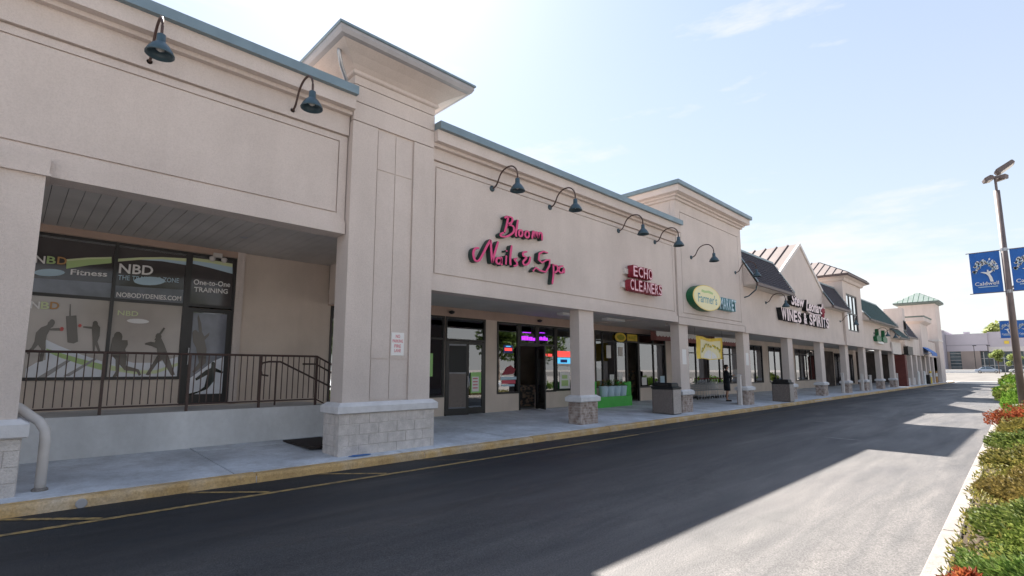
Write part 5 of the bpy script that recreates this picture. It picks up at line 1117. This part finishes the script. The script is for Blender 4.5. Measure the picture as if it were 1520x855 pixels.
def banner(x, y, label, side):
    x0, x1 = (x-.87, x-.12) if side < 0 else (x+.12, x+.87); z0, z1 = 4.23, 5.59
    t = thing('pole_banner', label, 'banner', ((x0+x1)/2, y, z0), 'blue pole banners')
    n = 6; gg = G(); vs = []
    for j in range(n+1):
        for i in range(n+1):
            u, v = i/n, j/n; vs.append((x0+(x1-x0)*u, y+.02*math.sin(v*3.1)*math.sin(u*3.1), z0+(z1-z0)*v))
    gg.add(vs, [(j*(n+1)+i, j*(n+1)+i+1, (j+1)*(n+1)+i+1, (j+1)*(n+1)+i) for j in range(n) for i in range(n)]); gg.obj('cloth', 'bluebanner', t, smooth=True)
    wd = x1-x0; yy = y-.004
    def fl(name, pts, m='white'):
        G().prism([(x0+wd*u, z0+(z1-z0)*v) for u, v in pts], 'y', yy-.004, yy).obj(name, m, t)
    fl('trunk_print', [(.62, .26), (.72, .26), (.68, .38), (.62, .46), (.70, .50), (.80, .55), (.78, .57), (.66, .53), (.60, .52), (.58, .56), (.54, .56), (.54, .50), (.40, .52), (.32, .51), (.50, .46), (.57, .40)])
    random.seed(21)
    for i in range(64):
        a = random.uniform(-.12, math.pi+.12); r1 = random.uniform(.35, 1)**.6; u, v = .5+.42*r1*math.cos(a), .54+.30*r1*math.sin(a); q = random.uniform(0, 3.14); L, w_ = .062, .034
        c, s = math.cos(q), math.sin(q); fl('leaf_print', [(u+c*L, v+s*L*.6), (u-s*w_, v+c*w_*.6), (u-c*L, v-s*L*.6), (u+s*w_, v-c*w_*.6)], 'white' if i % 3 else 'fblue')
    text('lettering', 'Caldwell', (x0+wd*.1, yy-.006, z0+.25), wd*.78, .12, 'white', t, face=FACEY, off=.01); fl('rule_print', [(.2, .135), (.84, .135), (.84, .155), (.2, .155)], 'fblue')
for x, y, w1, w2 in ((-.535, 23.0, 'near', 'nearer'), (-1.25, 57.0, 'far', 'farther')):
    lamppost(x, y, 'brown lamp post with twin floodlights, the %s one in the planting bed' % w2, 7.95)
    banner(x, y, 'blue tree banner on the left of the %s lamp post' % w2, -1); banner(x, y, 'blue tree banner on the right of the %s lamp post' % w2, 1)

# ------------------------------------------------------------------ shrubs
def sprigs(gg, cx, cy, rx, ry, h, n, z0, L=.11, wv=.022, lean=1.0, flatness=.45):
    for i in range(n):
        a = random.uniform(0, 2*math.pi); r = math.sqrt(random.random()); lump = .78+.22*math.sin(a*3+cx*7)+.16*math.sin(a*5+cy*3+r*6)
        x, y = cx+rx*r*math.cos(a)*lump, cy+ry*r*math.sin(a)*lump
        top = h*(1-.42*r*r)*(.86+.22*math.sin(x*7.3+1)*math.cos(y*6.1)+.12*math.sin(x*19+y*13))
        z = z0+top*random.uniform(.12, 1)**.5
        d = Vector((math.cos(a)*r*lean+random.uniform(-.6, .6), math.sin(a)*r*lean+random.uniform(-.6, .6), random.uniform(.1, .9)*flatness*2)).normalized()
        l = L*random.uniform(.6, 1.4); q = d.cross(Vector((random.uniform(-1, 1), random.uniform(-1, 1), random.uniform(-.2, 1)))).normalized()*wv*random.uniform(.7, 1.3)
        c = Vector((x, y, max(z, z0+.02)))
        gg.add([c, c+d*l*.45+q, c+d*l, c+d*l*.45-q], [(0, 1, 2, 3)])
        u = d.cross(q).normalized()*wv*.9
        gg.add([c+d*l*.2, c+d*l*.55+u, c+d*l*.95, c+d*l*.5-u], [(0, 1, 2, 3)])
def cover():
    random.seed(77); gg = G()
    for i in range(38000):
        y = 3.2+22*random.random()**1.3; x = kx(y)+.17+random.random()*1.9; h = .10+.16*(.5+.5*math.sin(x*5+y*2.3)*math.cos(y*3.1))
        d = Vector((random.uniform(-1, .6), random.uniform(-1, 1), random.uniform(.1, 1))).normalized(); q = d.cross(Vector((random.uniform(-1, 1), random.uniform(-1, 1), random.uniform(-1, 1)))).normalized()*.009; c = Vector((x, y, .12+h*random.random()**.6)); l = random.uniform(.035, .07)
        gg.add([c, c+d*l*.5+q, c+d*l, c+d*l*.5-q], [(0, 1, 2, 3)])
    o = gg.obj('ground_cover', MLEAF['olive']); stuff(o); o['label'] = 'low olive ground cover filling the bed between the shrubs'; o['category'] = 'ground cover'
cover()
def shrub(name, cx, cy, rx, ry, h, n, m, label, **k):
    t = thing(name, label, 'shrub', (cx, cy, .12), 'low shrubs in the planting bed'); gg = G(); random.seed(int(cy*10)); sprigs(gg, cx, cy, rx, ry, h, n, .12, **k); gg.obj('foliage', m, t)
    st = G()
    for i in range(6):
        a = i*1.05; st.tube([(cx, cy, .1), (cx+rx*.4*math.cos(a), cy+ry*.4*math.sin(a), .12+h*.22), (cx+rx*.6*math.cos(a), cy+ry*.6*math.sin(a), .12+h*.25)], .012, 4)
    st.obj('stem', 'bark', t)
L_ = MLEAF
kw = dict(L=.046, wv=.009)
shrub('juniper', .16, 4.6, .80, 1.25, .42, 26000, L_['green'], 'bright green low juniper nearest the camera', **kw)
shrub('barberry', -.48, 4.70, .20, .24, .22, 1800, L_['orange'], 'orange tipped seedling at the kerb nearest the camera', L=.05, wv=.012)
shrub('juniper', .14, 6.3, .85, 1.35, .44, 24000, L_['lime'], 'lime green juniper second from the camera', **kw)
shrub('juniper', .08, 8.3, .86, 1.5, .42, 21000, L_['brown'], 'brownish olive juniper spilling over the kerb', **kw)
kw = dict(L=.06, wv=.0125)
shrub('juniper', .10, 10.5, .95, 1.8, .50, 17000, L_['olive'], 'tall olive juniper with dark hollows', **kw)
shrub('juniper', .05, 13.0, .96, 1.9, .54, 14000, L_['olive2'], 'olive juniper beside the long building shadow', **kw)
shrub('juniper', -.02, 15.8, .96, 1.9, .60, 10000, L_['gold'], 'yellow green juniper before the orange shrub', **kw)
shrub('barberry', -.18, 18.7, .90, 1.6, .72, 9000, L_['orange'], 'orange red barberry between juniper and clipped box', **kw)
shrub('juniper', 1.0, 17.8, .8, 2.6, .70, 5000, L_['gold'], 'yellow green juniper behind the orange barberry', **kw)
shrub('juniper', -.30, 22.0, .85, 1.9, .62, 6000, L_['olive2'], 'sage green juniper around the nearer lamp post', **kw)
shrub('box_shrub', -.60, 27.0, .80, 2.4, .92, 6500, L_['boxl'], 'clipped bright green box shrub beyond the nearer lamp post', L=.08, wv=.03)
shrub('box_shrub', -.95, 33.0, .75, 2.0, .95, 3000, L_['lime'], 'clipped green shrub second beyond the nearer lamp post', L=.12, wv=.04)
shrub('box_shrub', -1.2, 41.0, .75, 2.6, .95, 2600, L_['boxl'], 'green shrub midway between the two lamp posts', L=.14, wv=.05)
shrub('box_shrub', -1.6, 52.0, .75, 3.0, 1.05, 2400, L_['boxl'], 'green shrub just before the farther lamp post', L=.16, wv=.06)
shrub('box_shrub', -2.1, 68.0, .8, 4.0, 1.1, 2200, L_['lime'], 'farthest green shrub of the planting bed', L=.2, wv=.08)

# ------------------------------------------------------------------ trees
def tree(x, y, z, h, r, m, label, n=2600, leaf=.22, group=None, trunk=.16, clear=.35):
    t = thing('tree', label, 'tree', (x, y, z), group); random.seed(int(x*31+y*7)); tr = G(); hub = z+h*clear
    tr.tube([(x, y, z), (x+.05*h*.1, y, hub), (x, y, z+h*.8)], [trunk, trunk*.75, trunk*.25], 8)
    cl = []
    for i in range(9):
        a = i*2.4; rr = r*random.uniform(.35, .75); c = Vector((x+rr*math.cos(a), y+rr*math.sin(a), z+h*random.uniform(clear+.12, .86))); cl.append((c, r*random.uniform(.34, .56))); tr.tube([(x, y, hub+.1*i*h*.05), (x+.5*(c.x-x), y+.5*(c.y-y), (hub+c.z)/2+.05*h), c], [trunk*.45, trunk*.3, trunk*.1], 5)
    cl.append((Vector((x, y, z+h*.86)), r*.5))
    tr.obj('trunk', 'bark', t); lf = G()
    for i in range(n):
        c, q = random.choice(cl); d = Vector((random.gauss(0, 1), random.gauss(0, 1), random.gauss(0, 1))).normalized(); p = c+d*q*random.random()**.4; a = Vector((random.gauss(0, 1), random.gauss(0, 1), random.gauss(0, .6))).normalized()*leaf*random.uniform(.5, 1.1); b = a.cross(d).normalized()*leaf*.45
        lf.add([p-a, p+b, p+a, p-b], [(0, 1, 2, 3)])
    lf.obj('crown', m, t)
tree(-6.9, 160, .85, 5.6, 1.35, L_['young'], 'pale young street tree before the far lilac building', 1500, .24, 'young trees across the far street', .09)
tree(-4.3, 163, .87, 4.6, 1.3, L_['young'], 'shorter pale young tree just left of the farther lamp post', 1100, .24, 'young trees across the far street', .09)
tree(-8.5, 232, 1, 15.5, 7.0, L_['far'], 'yellow green tree crown showing over the far roof', 3000, .8, None, .3)
tree(-26, 118, .1, 4.0, 2.2, L_['far'], 'low bushy tree behind the strip end', 900, .3)
for i, (x, y, h) in enumerate(((27, -7, 9), (30, 8, 10), (26, 22, 8.5), (32, 36, 10.5), (28, 50, 9), (34, 66, 10))):
    tree(x, y, 0, h, h*.42, L_['park'], ['lot tree opposite the railed porch', 'lot tree opposite the pink salon sign', 'lot tree opposite the market', 'lot tree opposite the wine shop', 'lot tree opposite the window tower', 'lot tree opposite the far arcade'][i], 2200, .42, 'trees across the parking lot', .22)

# ------------------------------------------------------------------ cars
def car(loc, rz, paint, label, group=None, suv=0):
    t = thing('parked_car', label, 'car', loc, group); W = .88
    prof = [(-2.25, .42), (-2.3, .62), (-2.22, .86), (-1.55, .95), (-1.0, 1.38+suv), (-.3, 1.47+suv), (.55, 1.42+suv), (1.25, .97), (2.05, .84), (2.28, .66), (2.28, .42), (2.1, .27), (-2.1, .27)]
    def sec(s): return [(x, s*W*(1 if z < .95 else 1-.28*(z-.95)/.5) , z) for x, z in prof]
    gg = G(); rings = []
    for s, k in ((-1, .96), (-.97, 1), (.97, 1), (1, .96)):
        rings.append([(x*k, y, .27+(z-.27)*k) for x, y, z in sec(s)])
    ob = gg.loft(rings).obj('body', paint, None, fixn=True); ob.parent = t; bevel(ob, .05, 2); smooth_by_angle(ob, 40)
    def addp(name, g2, m, sm=False):
        o = bpy.data.objects.new(name, g2.mesh(name, m, smooth=sm)); col.objects.link(o); o.parent = t; return o
    def yv(z): return W*(1-.28*(z-.95)/.5)+.006
    for s in (-1, 1):
        for a in ([(-1.36, .99), (-.92, 1.33+suv), (-.35, 1.40+suv), (-.35, .99)], [(-.28, .99), (-.28, 1.40+suv), (.48, 1.36+suv), (1.10, .99)]):
            addp('side_window', G().add([(x, s*(yv(z)), z) for x, z in a], [(0, 1, 2, 3)]), 'farglass')
    addp('windscreen', G().add([(1.22, -.72, 1.0), (1.22, .72, 1.0), (.60, .60, 1.40+suv), (.60, -.60, 1.40+suv)], [(0, 1, 2, 3)]), 'farglass'); addp('rear_window', G().add([(-1.54, -.72, .985), (-1.54, .72, .985), (-1.04, .6, 1.36+suv), (-1.04, -.6, 1.36+suv)], [(0, 3, 2, 1)]), 'farglass')
    for x in (-1.4, 1.4):
        for s in (-1, 1):
            wh = addp('wheel', G().add(*[(lambda q: (q.v, q.f))(G().lathe((x, s*.80-.1, .32), [(.25, 0), (.32, .03), (.32, .19), (.25, .22)], 16, 'y'))][0]), 'tyre')
            r2 = addp('rim', G().lathe((x, s*.80-.005+s*.112, .32), [(.05, -.01), (.20, 0), (.2, .01), (.05, .02)], 12, 'y'), 'rim')
    for s in (-1, 1):
        addp('headlight', G().box(2.18, 2.285, s*.62-.16, s*.62+.16, .66, .78), 'lampglass'); addp('tail_light', G().box(-2.29, -2.2, s*.66-.12, s*.66+.12, .72, .86), 'red')
    t.rotation_euler = (0, 0, rz)
car((-8.9, 163, .93), R(0), 'carsilver', 'silver blue car on the far cross street'); car((-3.2, 165.5, .95), R(180), 'carwhite', 'white car on the far cross street beside the young tree')
for i, (x, y, p, lab, suv) in enumerate(((8.2, 3.2, 'carwhite', 'white parked car across the lane from the porch', .12), (8.3, 8.9, 'cardark', 'dark parked car across the lane from the salon', .0), (8.1, 14.6, 'carwhite', 'white parked car across the lane from the cleaners', .0), (8.4, 20.3, 'carred', 'dark red parked car across the lane from the market', .1), (8.2, 29.0, 'carsilver', 'silver parked car across the lane from the wine shop', .0))): car((x, y, 0), R(180), p, lab, 'cars parked in the lot', suv)
